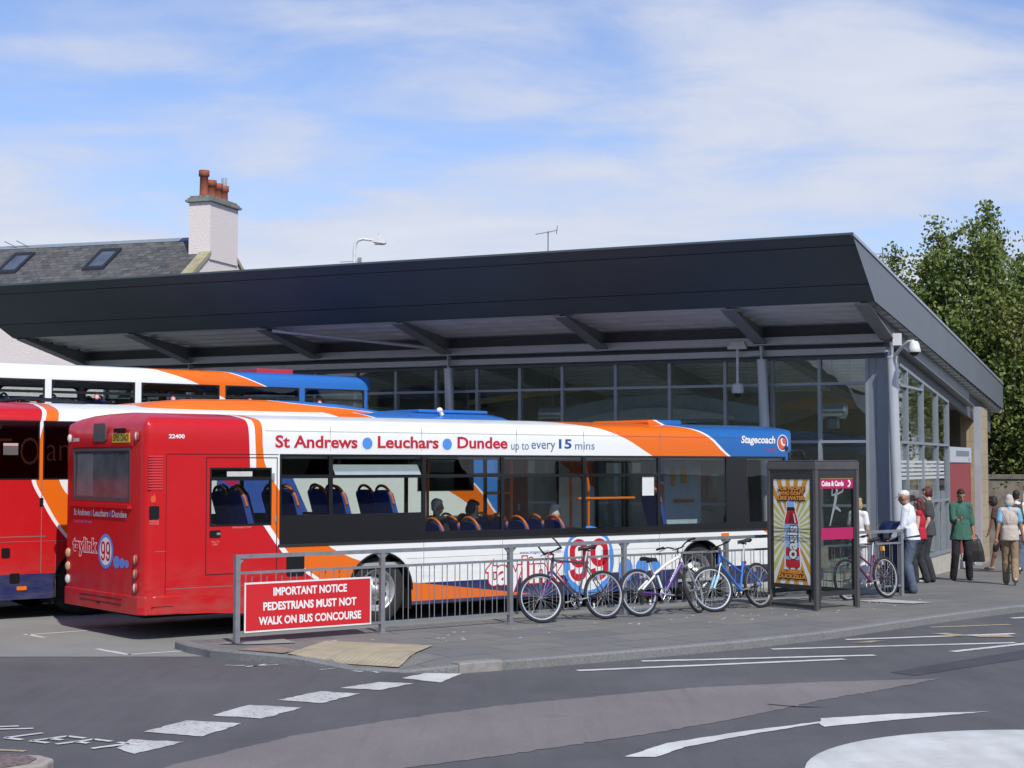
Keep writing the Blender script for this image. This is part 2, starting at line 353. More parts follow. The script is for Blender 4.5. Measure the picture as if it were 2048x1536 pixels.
for i in range(len(KL)-1):
    L=(V(KL[i+1])-V(KL[i])).length; n=max(1,int(L/.45))
    for k in range(n):
        P=[]
        for t in (k/n,(k+1)/n):
            o=V(KL[i]).lerp(V(KL[i+1]),t); q=V(KI[i]).lerp(V(KI[i+1]),t); z=pz(q.x,q.y)+.004; g=gz(o.x,o.y)-.06
            o2=o.lerp(q,.15); P.append([(o.x,o.y,g),(o.x,o.y,z-.02),(o2.x,o2.y,z),(q.x,q.y,z),(q.x,q.y,g)])
        for j in range(4): b.add([P[0][j],P[1][j],P[1][j+1],P[0][j+1]],[(0,1,2,3)],smooth=False)
        if k==0 and i%1==0: b.add(P[0],[(0,1,2,3,4)])
kb=tag(b.build('kerb',M_KERB),kind='structure')
b=MB()
for (x0,y0),(x1,y1) in (((-.56,17.09),(-.10,17.36)),):
    d=(V((x1,y1))-V((x0,y0))); n=V((-d.y,d.x)).normalized()*.17; o=-n*.06
    b.prz([(x0+o.x,y0+o.y),(x1+o.x,y1+o.y),(x1+n.x,y1+n.y),(x0+n.x,y0+n.y)],-.05,.112)
tag(b.build('kerb_block',mat('pinkish_kerb_block',(.25,.238,.225),.9,var=.22,scale=9,bump=.3),bevel=.02),kind='structure')
def onroad(name,poly,m,dz=.004,hf=gz,step=1.5): return sheet(name,poly,hf,dz,m,step)
_rr=random.Random(8)
def _re(p,a):
    out=[]
    for i in range(len(p)):
        A,B=V(p[i]),V(p[(i+1)%len(p)]); out.append(tuple(A)); d=B-A; nn=V((-d.y,d.x)).normalized(); m=max(1,int(d.length/.06))
        for k in range(1,m): out.append(tuple(A+d*(k/m)+nn*_rr.gauss(0,a*.5)))
    return out
onroad('resurfaced_road',_re([(-2.53,11.79),(-2.1,12.6),(-1.73,13.22),(-1.0,14.0),(-.11,14.8),(.9,15.45),(1.87,16.02),(3.2,16.42),(4.42,16.66),(3.7,15.9),(2.94,15.17),(2.0,14.1),(1.09,13.22),(.5,12.75),(-.09,12.27),(-.6,11.9),(-1.5,11.2),(-3.2,10.6)],.02),M_PATCH,.004,gz,50)
onroad('road_seam',_re([(4.03,17.18),(4.22,16.89),(5.83,18.37),(7.5,20.2),(7.6,20.9),(6.12,19.26)],.015),M_PATCH2,.004,gz,50)
onroad('road_crack',[(2.35,14.86),(2.5,14.75),(2.7,14.69),(2.9,14.70),(2.72,14.72),(2.52,14.775),(2.37,14.88)],mat('crack_filler',(.03,.03,.035),.9),.008)
random.seed(3)
def rough_edge(p,a=.014,n=7):
    out=[]
    for i in range(len(p)):
        A,B=V(p[i]),V(p[(i+1)%len(p)]); out.append(tuple(A))
        d=(B-A); nn=V((-d.y,d.x)).normalized()
        m=max(2,int(d.length/.07)) if n else 1
        for k in range(1,min(m,40)): out.append(tuple(A+d*(k/min(m,40))+nn*random.uniform(-a,a)))
    return out
for p in ([(-3.08,12.59),(-3.06,12.98),(-2.61,12.86),(-2.88,12.33)],[(-3.04,13.34),(-2.82,13.93),(-2.31,13.77),(-2.51,13.12)],[(-2.64,14.21),(-2.41,14.83),(-1.91,14.65),(-2.17,14.04)],[(-2.2,15.14),(-1.87,15.71),(-1.46,15.57),(-1.76,14.95)],[(-1.7,15.95),(-1.34,16.39),(-.99,16.28),(-1.29,15.81)],[(-1.14,16.69),(-.93,17.08),(-.53,17.04),(-.73,16.35)]):
    onroad('give_way_dash',rough_edge(p,.016),M_PAINT if p[0][1]>16 else M_WORN,.006,step=50)
def stripe(a,b2,w,m=M_PAINT,name='road_line',a_=.008):
    A,B=V(a),V(b2); d=(B-A).normalized(); n=V((-d.y,d.x))*w/2
    return onroad(name,rough_edge([tuple(A-n),tuple(B-n),tuple(B+n),tuple(A+n)],a_),m,.006,step=50)
for a,c in (((.7,17.3),(3.78,18.32)),((1.46,18.13),(4.21,18.7)),((3.11,19.31),(6.25,20.01)),((4.22,20.36),(6.58,21.08)),((5.2,19.05),(7.4,20.7)),((7.2,23.2),(9.3,24.3))): stripe(a,c,.11)
for p in ([(4.2,20.01),(4.5,20.2),(4.69,20.2),(4.45,19.98)],[(5.47,21.08),(5.7,21.15),(5.92,20.83),(5.75,20.75)],[(5.92,20.83),(6.45,20.95),(6.45,20.65),(6.0,20.65)]): onroad('yellow_mark',rough_edge(p,.02),M_YEL,.009,step=50)
stripe((5.7,21.9),(6.9,22.3),.10,M_YEL,'yellow_mark')
onroad('direction_arrow',rough_edge([(.85,12.21),(1.23,12.81),(1.88,13.34),(2.65,13.88),(2.68,14.05),(3.34,14.29),(4.28,14.44),(3.36,13.99),(2.63,13.60),(2.62,13.78),(1.95,13.22),(1.35,12.63),(1.08,12.20)],.010),M_PAINT,.006,step=50)
# mini roundabout: a low painted dome
b=MB(); c0=(4.18,11.36)
prof=[(2.09,.004),(2.05,.012),(1.6,.03),(.8,.05),(0.01,.055)]
b.lathe(prof,64,M=MX.Translation((c0[0],c0[1],0)))
tag(b.build('roundabout_dome',roadpaint('roundabout_paint',(.70,.71,.68),-.075)),kind='structure')
# bay corner marks on the concourse, ghost lines, lettering on the road
def bent(pts,w,m=M_PAINT):
    for i in range(len(pts)-1): stripe(pts[i],pts[i+1],w,m,'bay_mark')
bent([(-6.35,21.0),(-5.98,20.60)],.07); bent([(-6.3,20.93),(-5.2,21.9)],.07)
bent([(-4.98,19.33),(-4.45,18.74)],.07); bent([(-4.47,18.76),(-3.9,19.12)],.07)
for a,c in (((-3.16,17.77),(-2.94,17.73)),((-2.9,17.62),(-2.72,17.86)),((-2.84,17.70),(-2.58,17.82)),((-2.07,17.38),(-1.88,17.52)),((-1.71,17.28),(-1.6,17.2)),((-1.5,17.22),(-1.42,17.12))): stripe(a,c,.05,M_WORN,'worn_mark',.02)
D=Decal(lambda x,z,l:(-4.09+.385*x+.245*z,13.05-.17*x+.21*z,.006))
# letters are laid out along the lane; each drawn as painted strokes
def stroke(pts,w=.055):
    for i in range(len(pts)-1):
        A,B=V(pts[i]),V(pts[i+1]); stripe(tuple(A),tuple(B),w,M_PAINT,'lettering_stroke',.006).location.z=.003
LO=V((-4.09,13.04)); ADV=V((.235,-.140)); UPV=V((.235,.225)); ALONG=V((.165,-.095))
for i,ch in enumerate('LEFT'):
    o=LO+ADV*i*1.06; g={'L':[[(0,1),(0,0),(1,0)]],'E':[[(1,1),(0,1),(0,0),(1,0)],[(0,.5),(.75,.5)]],'F':[[(1,1),(0,1),(0,0)],[(0,.5),(.75,.5)]],'T':[[(-.1,1),(1.1,1)],[(.5,1),(.5,0)]]}[ch]
    for s_ in g: stroke([tuple(o+ALONG*x+UPV*z) for x,z in s_])
stroke([(-4.6,13.50),(-4.16,13.62)]); stroke([(-4.6,13.40),(-4.0,13.50)])
# end of a kerbed island in the near corner
b=MB(); isl=[(-5.5,11.55),(-4.4,11.75),(-3.75,11.80),(-3.42,11.76),(-3.29,11.62),(-3.3,11.44),(-3.5,11.2),(-5.5,10.4)]
b.prz([(x,y) for x,y in reversed(isl)],-.02,.10); tag(b.build('kerbed_island',mat('island_kerb',(.33,.29,.26),.85,var=.3,scale=9,bump=.2),bevel=.02),kind='structure')
b=MB(); b.prz([(x*.985-.16,y*.985+.12) for x,y in reversed(isl)],.09,.112); tag(b.build('island_soil',mat('red_gravel',(.17,.13,.12),.95,var=.5,scale=30,bump=.5)),kind='structure')
stripe((-4.9,12.75),(-3.75,12.45),.06,M_YEL,'yellow_mark')
# tactile paving and loose slabs in the pavement
sheet('tactile_paving',[(-2.50,17.93),(-2.22,19.22),(-.92,18.72),(-1.22,17.33)],pz,.016,M_TACT,step=.25)
sheet('pink_slab',[(-3.13,18.33),(-2.80,18.72),(-2.40,18.30),(-2.56,17.99)],pz,.012,mat('pink_paving',(.26,.20,.155),.9,var=.2,scale=4),step=.4)
sheet('pale_slab',[(-3.45,18.95),(-3.1,18.85),(-2.55,19.05),(-2.75,19.45),(-3.2,19.35)],pz,.012,mat('pale_paving',(.27,.27,.25),.9,var=.15,scale=4),step=.4)
sheet('cover_slab',[(5.35,25.03),(5.91,25.49),(6.48,24.76),(6.09,24.49)],pz,.014,mat('white_concrete',(.44,.44,.42),.85,var=.18,scale=7),step=.4)
random.seed(11)
gum=MB()
for i in range(60):
    x=random.uniform(-2.5,6.5); y=17.6+(x+2.5)*.72+random.uniform(.1,1.5)
    r=random.uniform(.012,.028)
    gum.lathe([(r,.0),(r*.8,.004),(0.001,.005)],8,M=MX.Translation((x,y,pz(x,y)+.003)))
tag(gum.build('chewing_gum',mat('grey_gum',(.42,.41,.38),.9,var=.1)),kind='stuff')
# unseen mound added behind the viewer to darken the reflections
b=MB(); n=60; rows=[]
for r,(d,h) in enumerate(((62,-.4),(70,6.0),(78,10.5),(95,12),(120,-.4))):
    rows.append([(d*math.cos(a),d*math.sin(a)*.9,max(-.4,h*(1+.22*math.sin(a*9)+.13*math.sin(a*23+1)) if h>0 else h)) for a in (math.pi*(1.03+.94*i/n) for i in range(n+1))])
for r in range(len(rows)-1):
    for i in range(n): b.add([rows[r][i],rows[r][i+1],rows[r+1][i+1],rows[r+1][i]],[(0,1,2,3)],smooth=True)
tag(b.build('unseen_mound',mat('unseen_mound_green',(.045,.055,.030),.95,var=.4,scale=.15)),kind='structure')
# ================================================================ BUS STATION
K=1.044
C0=V((6.92,29.5,0)); SH=-.433
ST=TR(C0,SH)
stn=thing('bus_station','low glass bus station with dark grey oversailing roof and raked steel posts','bus station',ST)
Z=lambda z:2.2+(z-2.2)*K
M_FASC=mat('dark_grey_cladding',(.056,.080,.096),.6,.0,var=.08,scale=.8)
M_FASE=mat('end_cladding',(.150,.168,.195),.45,.2,var=.06,scale=.8)
M_STEEL=mat('grey_painted_steel',(.25,.265,.28),.45,.2,var=.08,scale=3)
M_DECK=mat('roof_deck_underside',(.66,.68,.67),.55,.0,var=.10,scale=2)
M_FRAME=mat('grey_window_frame',(.30,.335,.37),.4,.3,var=.06,scale=4)
M_CLAD=mat('corner_cladding',(.235,.27,.32),.38,.35,var=.06,scale=1)
M_POST=mat('silver_post',(.50,.53,.56),.35,.3,var=.06,scale=3)
M_STONE=None
def stone():
    t=NT('sandstone_blocks'); v=t.tc(); mp=t.new('ShaderNodeMapping'); mp.inputs['Rotation'].default_value=(R(90),0,0); 
    cb_=t.new('ShaderNodeCombineXYZ'); sp=t.new('ShaderNodeSeparateXYZ'); t.link(v,sp.inputs[0]); t.link(t.math('ADD',sp.outputs[0],sp.outputs[1]),cb_.inputs[0]); t.link(sp.outputs[2],cb_.inputs[1])
    br=t.new('ShaderNodeTexBrick'); t.link(cb_.outputs[0],br.inputs['Vector']); br.inputs['Scale'].default_value=1; br.inputs['Brick Width'].default_value=.62; br.inputs['Row Height'].default_value=.31; br.inputs['Mortar Size'].default_value=.008
    br.inputs['Color1'].default_value=(.37,.30,.19,1); br.inputs['Color2'].default_value=(.44,.36,.25,1); br.inputs['Mortar'].default_value=(.27,.22,.15,1)
    n=t.noise(9,5,.6,v); t.col(t.mix(t.ramp(n,.3,.75,0,.3),br.outputs[0],(.28,.21,.12))); t.set(rough=.9); t.bump(n,.2,.01); return t.m
M_STONE=stone()
M_GL=glass('station_glass',(.93,.97,.97),.13)
# --- roof
TT,TZ=-4.10,5.94; BT,BZ=-2.42,5.00; FT,FZ,FB=12.9,4.30,3.65; SR=.313; SL=-18.6
SLT=-18.85
def rz(t): return TZ-(TZ-FZ)*(t-TT)/(FT-TT)          # roof surface
def bz(t): return BZ-(BZ-FB)*(t-BT)/(FT-BT)          # lower edge of the end fascia
b=MB()
TLp=(SLT,TT,TZ); TRp=(SR,TT,TZ); BLp=(SL,BT,BZ); BRp=(SR,BT,BZ)
b.m(0).poly([TLp,TRp,BRp,BLp])                                     # front fascia, undercut
b.m(0).add([(SLT,TT,TZ),(SR,TT,TZ),(SR,FT,FZ),(SLT,FT,FZ)],[(0,1,2,3)]) # roof skin
b.m(1).add([TRp,BRp,(SR,FT,FB),(SR,FT,FZ)],[(0,1,2,3)])
b.m(0).add([TLp,BLp,(SL,FT,FB),(SLT,FT,FZ)],[(0,1,2,3)])
b.m(0).add([(SL,FT,FB),(SR,FT,FB),(SR,FT,FZ),(SLT,FT,FZ)],[(0,1,2,3)])
ins=.07  # returns of the cladding
b.m(0).add([(SL,BT,BZ),(SR,BT,BZ),(SR-ins,BT+.16,BZ+.02),(SL+ins,BT+.16,BZ+.02)],[(0,1,2,3)])
b.m(0).add([(SR,BT,BZ),(SR,FT,FB),(SR-ins,FT,FB+.02),(SR-ins,BT+.16,BZ+.02)],[(0,1,2,3)])
roof=b.build('roof',[M_FASC,M_FASE],stn)
# seams and drip trim of the fascia
fn=V((0,BT-TT,BZ-TZ)).normalized(); out=V((0,-abs(fn.z),-abs(fn.y)))
b=MB()
for f in (.16,.73):
    p=V((0,TT,TZ)).lerp(V((0,BT,BZ)),f)+out*.003; a=SLT+(SL-SLT)*f; w=fn*.011
    b.add([(a,*(p-w)[1:]),(SR-.002,*(p-w)[1:]),(SR-.002,*(p+w)[1:]),(a,*(p+w)[1:])],[(0,1,2,3)])
b.build('fascia_joint',mat('joint_shadow_gap',(.012,.014,.018),.8,var=0),roof)
b=MB(); b.box((SLT-.02,TT-.03,TZ-.02),(SR+.02,TT+.03,TZ+.015)); b.build('front_trim',M_FASC,roof); b=MB()
b.add([(SR-.02,TT,TZ-.03),(SR+.022,TT,TZ-.03),(SR+.022,FT,FZ-.03),(SR-.02,FT,FZ-.03),(SR-.02,TT,TZ+.021),(SR+.022,TT,TZ+.021),(SR+.022,FT,FZ+.021),(SR-.02,FT,FZ+.021)],[(0,1,2,3),(4,5,6,7),(0,1,5,4),(1,2,6,5),(2,3,7,6),(3,0,4,7)])
b.build('verge_trim',mat('pale_verge_trim',(.42,.45,.50),.35,.4,var=.05),roof)
# --- corrugated deck under the roof
b=MB(); t=BT+.02; pr=[]; dk=lambda t:4.80-.0965*t+.02
while t<FT-.1:
    for dt,dz in ((0,0),(.04,.10),(.22,.10),(.26,0)): pr.append((t+dt,dk(t+dt)+dz))
    t+=.46
for i in range(len(pr)-1): b.add([(SL+.1,pr[i][0],pr[i][1]),(SR-.05,pr[i][0],pr[i][1]),(SR-.05,pr[i+1][0],pr[i+1][1]),(SL+.1,pr[i+1][0],pr[i+1][1])],[(0,1,2,3)])
b.build('roof_deck',M_DECK,stn,recalc=False)
# --- cantilever beams
for s_ in (-18.4,-15.47,-12.15,-8.99,-5.53,-2.31,.08):
    b=MB(); w=.012; fl=.125
    top=lambda t:dk(t)-.01
    low=[(BT+.03,top(BT+.03)-.07),(-.25,4.50),(.35,4.44),(8.9,dk(8.9)-.36)]
    upp=[(8.9,top(8.9)),(BT+.03,top(BT+.03))]
    pts=low+upp
    b.add([(s_-w,p[0],p[1]) for p in pts]+[(s_+w,p[0],p[1]) for p in pts],[list(range(6)),list(range(11,5,-1))])
    for i in range(3):
        a,c=low[i],low[i+1]
        b.add([(s_-fl,a[0],a[1]-.012),(s_+fl,a[0],a[1]-.012),(s_+fl,c[0],c[1]-.012),(s_-fl,c[0],c[1]-.012),(s_-fl,a[0],a[1]+.006),(s_+fl,a[0],a[1]+.006),(s_+fl,c[0],c[1]+.006),(s_-fl,c[0],c[1]+.006)],[(0,1,2,3),(4,5,6,7),(0,1,5,4),(1,2,6,5),(2,3,7,6),(3,0,4,7)])
    b.build('cantilever_beam',M_STEEL,stn)
# --- eaves rails between the beams
M_RAIL=mat('grey_eaves_rail',(.50,.52,.54),.4,.25,var=.07,scale=3)
for z0,z1,t0 in ((4.47,4.62,-.30),(4.27,4.385,-.16)):
    b=MB(); b.box((SL+.2,t0,z0),(.0,t0+.10,z1)); b.box((SL+.2,t0-.05,z0),(.0,t0-.001,z0+.014)); b.build('eaves_rail',M_RAIL,stn)
b=MB(); b.box((SL+.2,-.12,4.62),(-.02,.10,4.83)); b.box((SL+.2,-.06,4.19),(-.02,.10,4.47)); b.build('eaves_panel',mat('dark_eaves_panel',(.11,.12,.13),.6,var=.1),stn)
b=MB(); b.cyl((-11.9,-2.35,4.93),(-9.05,-.6,4.60),.035,n=10); b.build('brace_tube',M_RAIL,stn)
# --- front glazing, one part per bay
FMUL=[-18.0,-17.2,-16.2,-15.2,-14.2,-13.25,-12.3,-11.3]+[v*K for v in (-9.88,-8.96,-8.05,-7.12,-6.22,-5.12,-4.04,-2.96,-2.07,-1.2,-.34)]
TRS=[Z(3.67),Z(2.63),Z(1.49)]; HEAD=Z(4.16); SILL=.25
for i in range(len(FMUL)-1):
    a,c=FMUL[i],FMUL[i+1]
    p=MB().box((a+.02,.02,SILL+.03),(c-.02,.032,HEAD-.03)).build('glazed_bay',M_GL,stn)
    f=MB(); f.box((c-.03,-.05,SILL),(c+.03,.07,HEAD+.03))
    if i==0: f.box((a-.03,-.05,SILL),(a+.03,.07,HEAD+.03))
    for z in TRS: f.box((a+.03,-.045,z-.025),(c-.03,.065,z+.025))
    f.box((a+.03,-.045,HEAD-.03),(c-.03,.065,HEAD+.03)); f.box((a+.03,-.047,SILL-.02),(c-.03,.068,SILL+.04))
    f.build('frame',M_FRAME,p)
b=MB(); b.box((-18.1,-.03,-.3),(-.36,.14,SILL-.021)); b.build('plinth',mat('cream_plinth',(.48,.45,.38),.85,var=.12,scale=8),stn)
# --- corner cladding
b=MB(); b.box((-.325,-.03,-.3),(.03,.96,4.33)); b.box((-.20,-.045,-.3),(-.19,-.029,4.33)); b.box((.029,.40,-.3),(.04,.41,4.33)); b.build('corner_panel',M_CLAD,stn)
# --- side glazing with raking head
SM=[v*K for v in (.96,1.66,3.2,4.77,6.06)]; sh_=lambda t:Z(4.05)-.0985*(t-1.0)
SB=.35
for i in range(len(SM)-1):
    a,c=SM[i],SM[i+1]
    p=MB().add([(.0,a+.02,SB),(.0,c-.02,SB),(.0,c-.02,sh_(c)),(.0,a+.02,sh_(a)),(-.012,a+.02,SB),(-.012,c-.02,SB),(-.012,c-.02,sh_(c)),(-.012,a+.02,sh_(a))],[(0,1,2,3),(7,6,5,4),(0,1,5,4),(1,2,6,5),(2,3,7,6),(3,0,4,7)]).build('glazed_bay',M_GL,stn)
    f=MB(); f.box((-.06,c-.03,SB-.03),(.05,c+.03,sh_(c)+.03))
    for z in TRS:
        if z<sh_(c)-.05: f.box((-.055,a+.03,z-.025),(.045,c-.03,z+.025))
    for z0,z1 in ((-.03,.03),):
        f.add([(x,t,sh_(t)+dz) for x in (-.055,.045) for t in (a+.03,c-.03) for dz in (z0,z1)],[(0,1,3,2),(4,5,7,6),(0,1,5,4),(2,3,7,6),(0,2,6,4),(1,3,7,5)])
    f.box((-.057,a+.03,SB-.03),(.07,c-.03,SB+.03))
    f.build('frame',M_FRAME,p)
b=MB(); b.box((-.08,.961,-.45),(.05,6.35,SB-.031)); b.build('plinth',MATS['cream_plinth'],stn)
b=MB()   # raking beam and dark soffit band over the side glazing
b.add([(x,t,z) for x in (-.05,.03) for t,z in ((.97,sh_(.97)+.031),(12.6,sh_(12.6)+.031),(12.6,dk(12.6)-.02),(.97,dk(.97)-.02))],[(0,1,2,3),(7,6,5,4),(0,1,5,4),(1,2,6,5),(2,3,7,6),(3,0,4,7)])
b.build('gable_panel',MATS['dark_eaves_panel'],stn)
# printed strips on the side glazing
b=MB()
for z in (1.93,2.01,2.09,2.17,2.25): b.box((.004,SM[0]+.05,z),(.007,SM[3]+.9,z+.05))
b.build('window_vinyl',mat('white_vinyl',(.55,.58,.58),.6,var=.05),stn)
# --- red panel, sign box, thin post, stone pier
b=MB(); b.box((-.05,6.50,.20),(.03,9.35,2.27)); b.build('red_panel',mat('dull_red_panel',(.30,.045,.045),.55,var=.06,scale=2),stn)
b=MB(); b.m(0).box((-.05,6.45,2.275),(.05,9.35,2.62)); b.m(1).box((.051,7.2,2.42),(.056,9.0,2.54)); b.m(1).box((.051,8.95,2.30),(.056,9.05,2.38)); b.build('sign_box',[mat('pale_sign_box',(.52,.55,.60),.5,var=.04),mat('grey_sign_print',(.20,.22,.25),.6,var=0)],stn)
b=MB(); b.box((-.04,6.36,-.45),(.055,9.35,.199)); b.build('brick_plinth',mat('pale_brick',(.47,.44,.38),.9,var=.2,scale=7),stn)
b=MB(); b.box((-.9,6.4,-.45),(-.8,9.9,3.65)); b.build('recess_wall',M_STONE,stn)
b=MB(); b.box((.10,9.45,-.5),(.24,9.62,3.60)); b.build('square_post',mat('pale_square_post',(.46,.49,.53),.4,.3,var=.05),stn)
b=MB(); b.box((-.30,10.0,-.6),(.14,11.35,3.62)); b.build('stone_pier',M_STONE,stn)
b=MB(); b.box((-18.0,12.3,-.6),(-.56,12.6,3.72)); b.box((-18.2,.3,-.6),(-17.9,12.3,4.1)); b.build('rear_wall',mat('rear_render',(.30,.28,.23),.9,var=.15),stn)
# --- raked posts
for (s0,s1,t0) in ((-15.4,-15.25,-.32),(-8.92,-8.77,-.32),(-2.28,-2.13,-.32),(.15,.26,-.28)):
    g=-.15; zt=4.19; d=V((s1-s0,0,-zt)); base=V((s0,t0,zt))+d
    p=MB().cyl(base,(s0,t0,zt),.097,.094,24).build('raked_post',M_POST,stn)
    b=MB(); b.cyl((s0,t0,zt-.03),(s0,t0,zt+.012),.103,.103,24); b.cyl((s0,t0,zt),(s0-.02,t0+.02,4.46),.03,.03,8); b.cbox((s0+.02,t0,4.35),(.012,.16,.2)); b.cbox((s0-.13,t0,4.30),(.3,.03,.03)); b.build('post_head',M_POST,p)
# --- interior: floor, back wall with a wave mural, ducts
b=MB(); b.box((-17.9,-1.0,-.35),(.02,12.2,.085)); b.build('floor_slab',mat('terrazzo_floor',(.62,.61,.58),.5,var=.1,scale=5),stn)
b=MB(); b.box((-17,8.6,.09),(-.9,8.75,3.98)); b.build('interior_wall',mat('beige_interior_wall',(.52,.50,.42),.8,var=.06),stn)
# wavy painted panels hung inside the hall
def wave_panel(x0,x1,f,g,y,m):
    n=36; xs=[x0+(x1-x0)*i/n for i in range(n+1)]; b=MB(); P=[(x,f(x)) for x in xs]; Q=[(x,g(x)) for x in xs]
    for i in range(n): b.prism([P[i],P[i+1],Q[i+1],Q[i]],y,y+.04)
    b.build('mural_panel',m,stn)
wave_panel(-8.2,-3.4,lambda x:3.05+.12*math.sin(x*1.1),lambda x:3.45+.32*math.sin((x+8.2)/4.8*math.pi),3.6,mat('mural_blue',(.36,.46,.56),.6,var=.1))
wave_panel(-7.6,-4.0,lambda x:3.15+.06*math.sin(x),lambda x:3.25+.22*math.sin((x+7.6)/3.6*math.pi),3.5,mat('mural_pale',(.55,.62,.66),.6,var=.1))
wave_panel(-5.6,-.9,lambda x:2.6,lambda x:3.28-.30*math.sin((x+5.6)/4.7*math.pi*1.5),4.2,mat('mural_brown',(.20,.17,.10),.7,var=.1))
wave_panel(-3.3,-1.0,lambda x:3.40,lambda x:3.45+.22*math.sin((x+3.3)/2.3*math.pi),4.0,mat('mural_orange',(.46,.28,.16),.7,var=.1))
wave_panel(-16,-8.6,lambda x:3.0,lambda x:3.45+.2*math.sin(x*.8),4.4,mat('mural_grey',(.36,.37,.34),.7,var=.1))
wave_panel(-10.2,-7.2,lambda x:3.70+.1*(x+9),lambda x:3.82+.1*(x+9),3.2,mat('mural_ochre',(.48,.36,.14),.7,var=.1))
M_DUCT=mat('galvanised_duct',(.50,.53,.55),.3,.6,var=.08)
for s_,t_ in ((-7.55,1.9),(-1.55,2.2)):
    o=thing('heater_unit',('grey drum heater hung behind the station glass above the white bus roof' if s_<-5 else 'grey drum heater hung behind the glass beside a glossy scooped panel'),'heater',ST@TR((s_,t_,0)))
    b=MB(); b.cyl((-.26,0,3.3),(.26,0,3.3),.16,.16,20); b.cyl((-.30,0,3.3),(-.26,0,3.3),.10,.17,16); b.cyl((.26,0,3.3),(.30,0,3.3),.17,.10,16); b.build('drum',M_DUCT,o)
    b=MB(); b.cyl((0,0,3.45),(0,0,dk(t_)+.02),.015,.015,6); b.cyl((.0,0,3.15),(0,0,2.95),.13,.15,14); b.build('hanger',M_STEEL,o)
o=thing('hanging_panel','glossy white hanging panel with a scooped top edge behind the end bay glass','panel',ST@TR((-.75,1.6,0)))
b=MB(); pts=[(-.34,3.76),(-.22,3.62),(-.05,3.58),(.12,3.62),(.27,3.74),(.31,3.55),(.36,3.26),(-.02,3.22),(-.16,3.36)]
b.prism(pts,-.02,.02); b.build('board',mat('glossy_white_panel',(.72,.74,.74),.12,var=.05),o)
MB().cyl((-.30,0,3.72),(-.30,0,dk(1.6)),.006,.006,5).build('wire',M_STEEL,o); MB().cyl((.25,0,3.70),(.25,0,dk(1.6)),.006,.006,5).build('wire',M_STEEL,o)
# --- CCTV
M_WHITE=mat('white_casing',(.70,.72,.72),.35,var=.04); M_SMOKE=mat('smoked_dome',(.02,.02,.025),.08,var=0)
o=thing('security_camera','white dome camera on a bracket above the corner post','camera',ST@TR((.22,-.45,0)))
b=MB(); b.cbox((.04,.14,4.50),(.14,.12,.22)); b.tube([(.0,.1,4.20),(.16,-.05,4.34),(.30,-.15,4.43),(.40,-.2,4.43)],.032,8); b.build('bracket',M_WHITE,o)
b=MB(); b.lathe([(.001,.11),(.06,.10),(.085,.06),(.105,-.02),(.12,-.09),(.11,-.1)],20,M=MX.Translation((.41,-.2,4.33))); b.build('casing',M_WHITE,o)
b=MB(); b.sphere((.41,-.2,4.235),(.085,.085,.08)); b.build('dome',M_SMOKE,o)
o=thing('security_camera','white dome camera hanging on a long drop pole under the canopy','camera',ST@TR((-2.74,-.36,-.25)))
b=MB(); b.box((-.18,-.06,4.66),(.18,.06,4.73)); b.cyl((0,0,4.67),(0,0,3.98),.026,.026,12); b.box((-.14,-.01,4.73),(.14,.05,4.80)); b.build('drop_pole',M_WHITE,o)
b=MB(); b.lathe([(.03,.16),(.09,.14),(.11,.10),(.115,-.02),(.10,-.04)],20,M=MX.Translation((0,0,3.86))); b.build('casing',M_WHITE,o)
b=MB(); b.sphere((0,0,3.82),(.08,.08,.08)); b.build('dome',M_SMOKE,o)
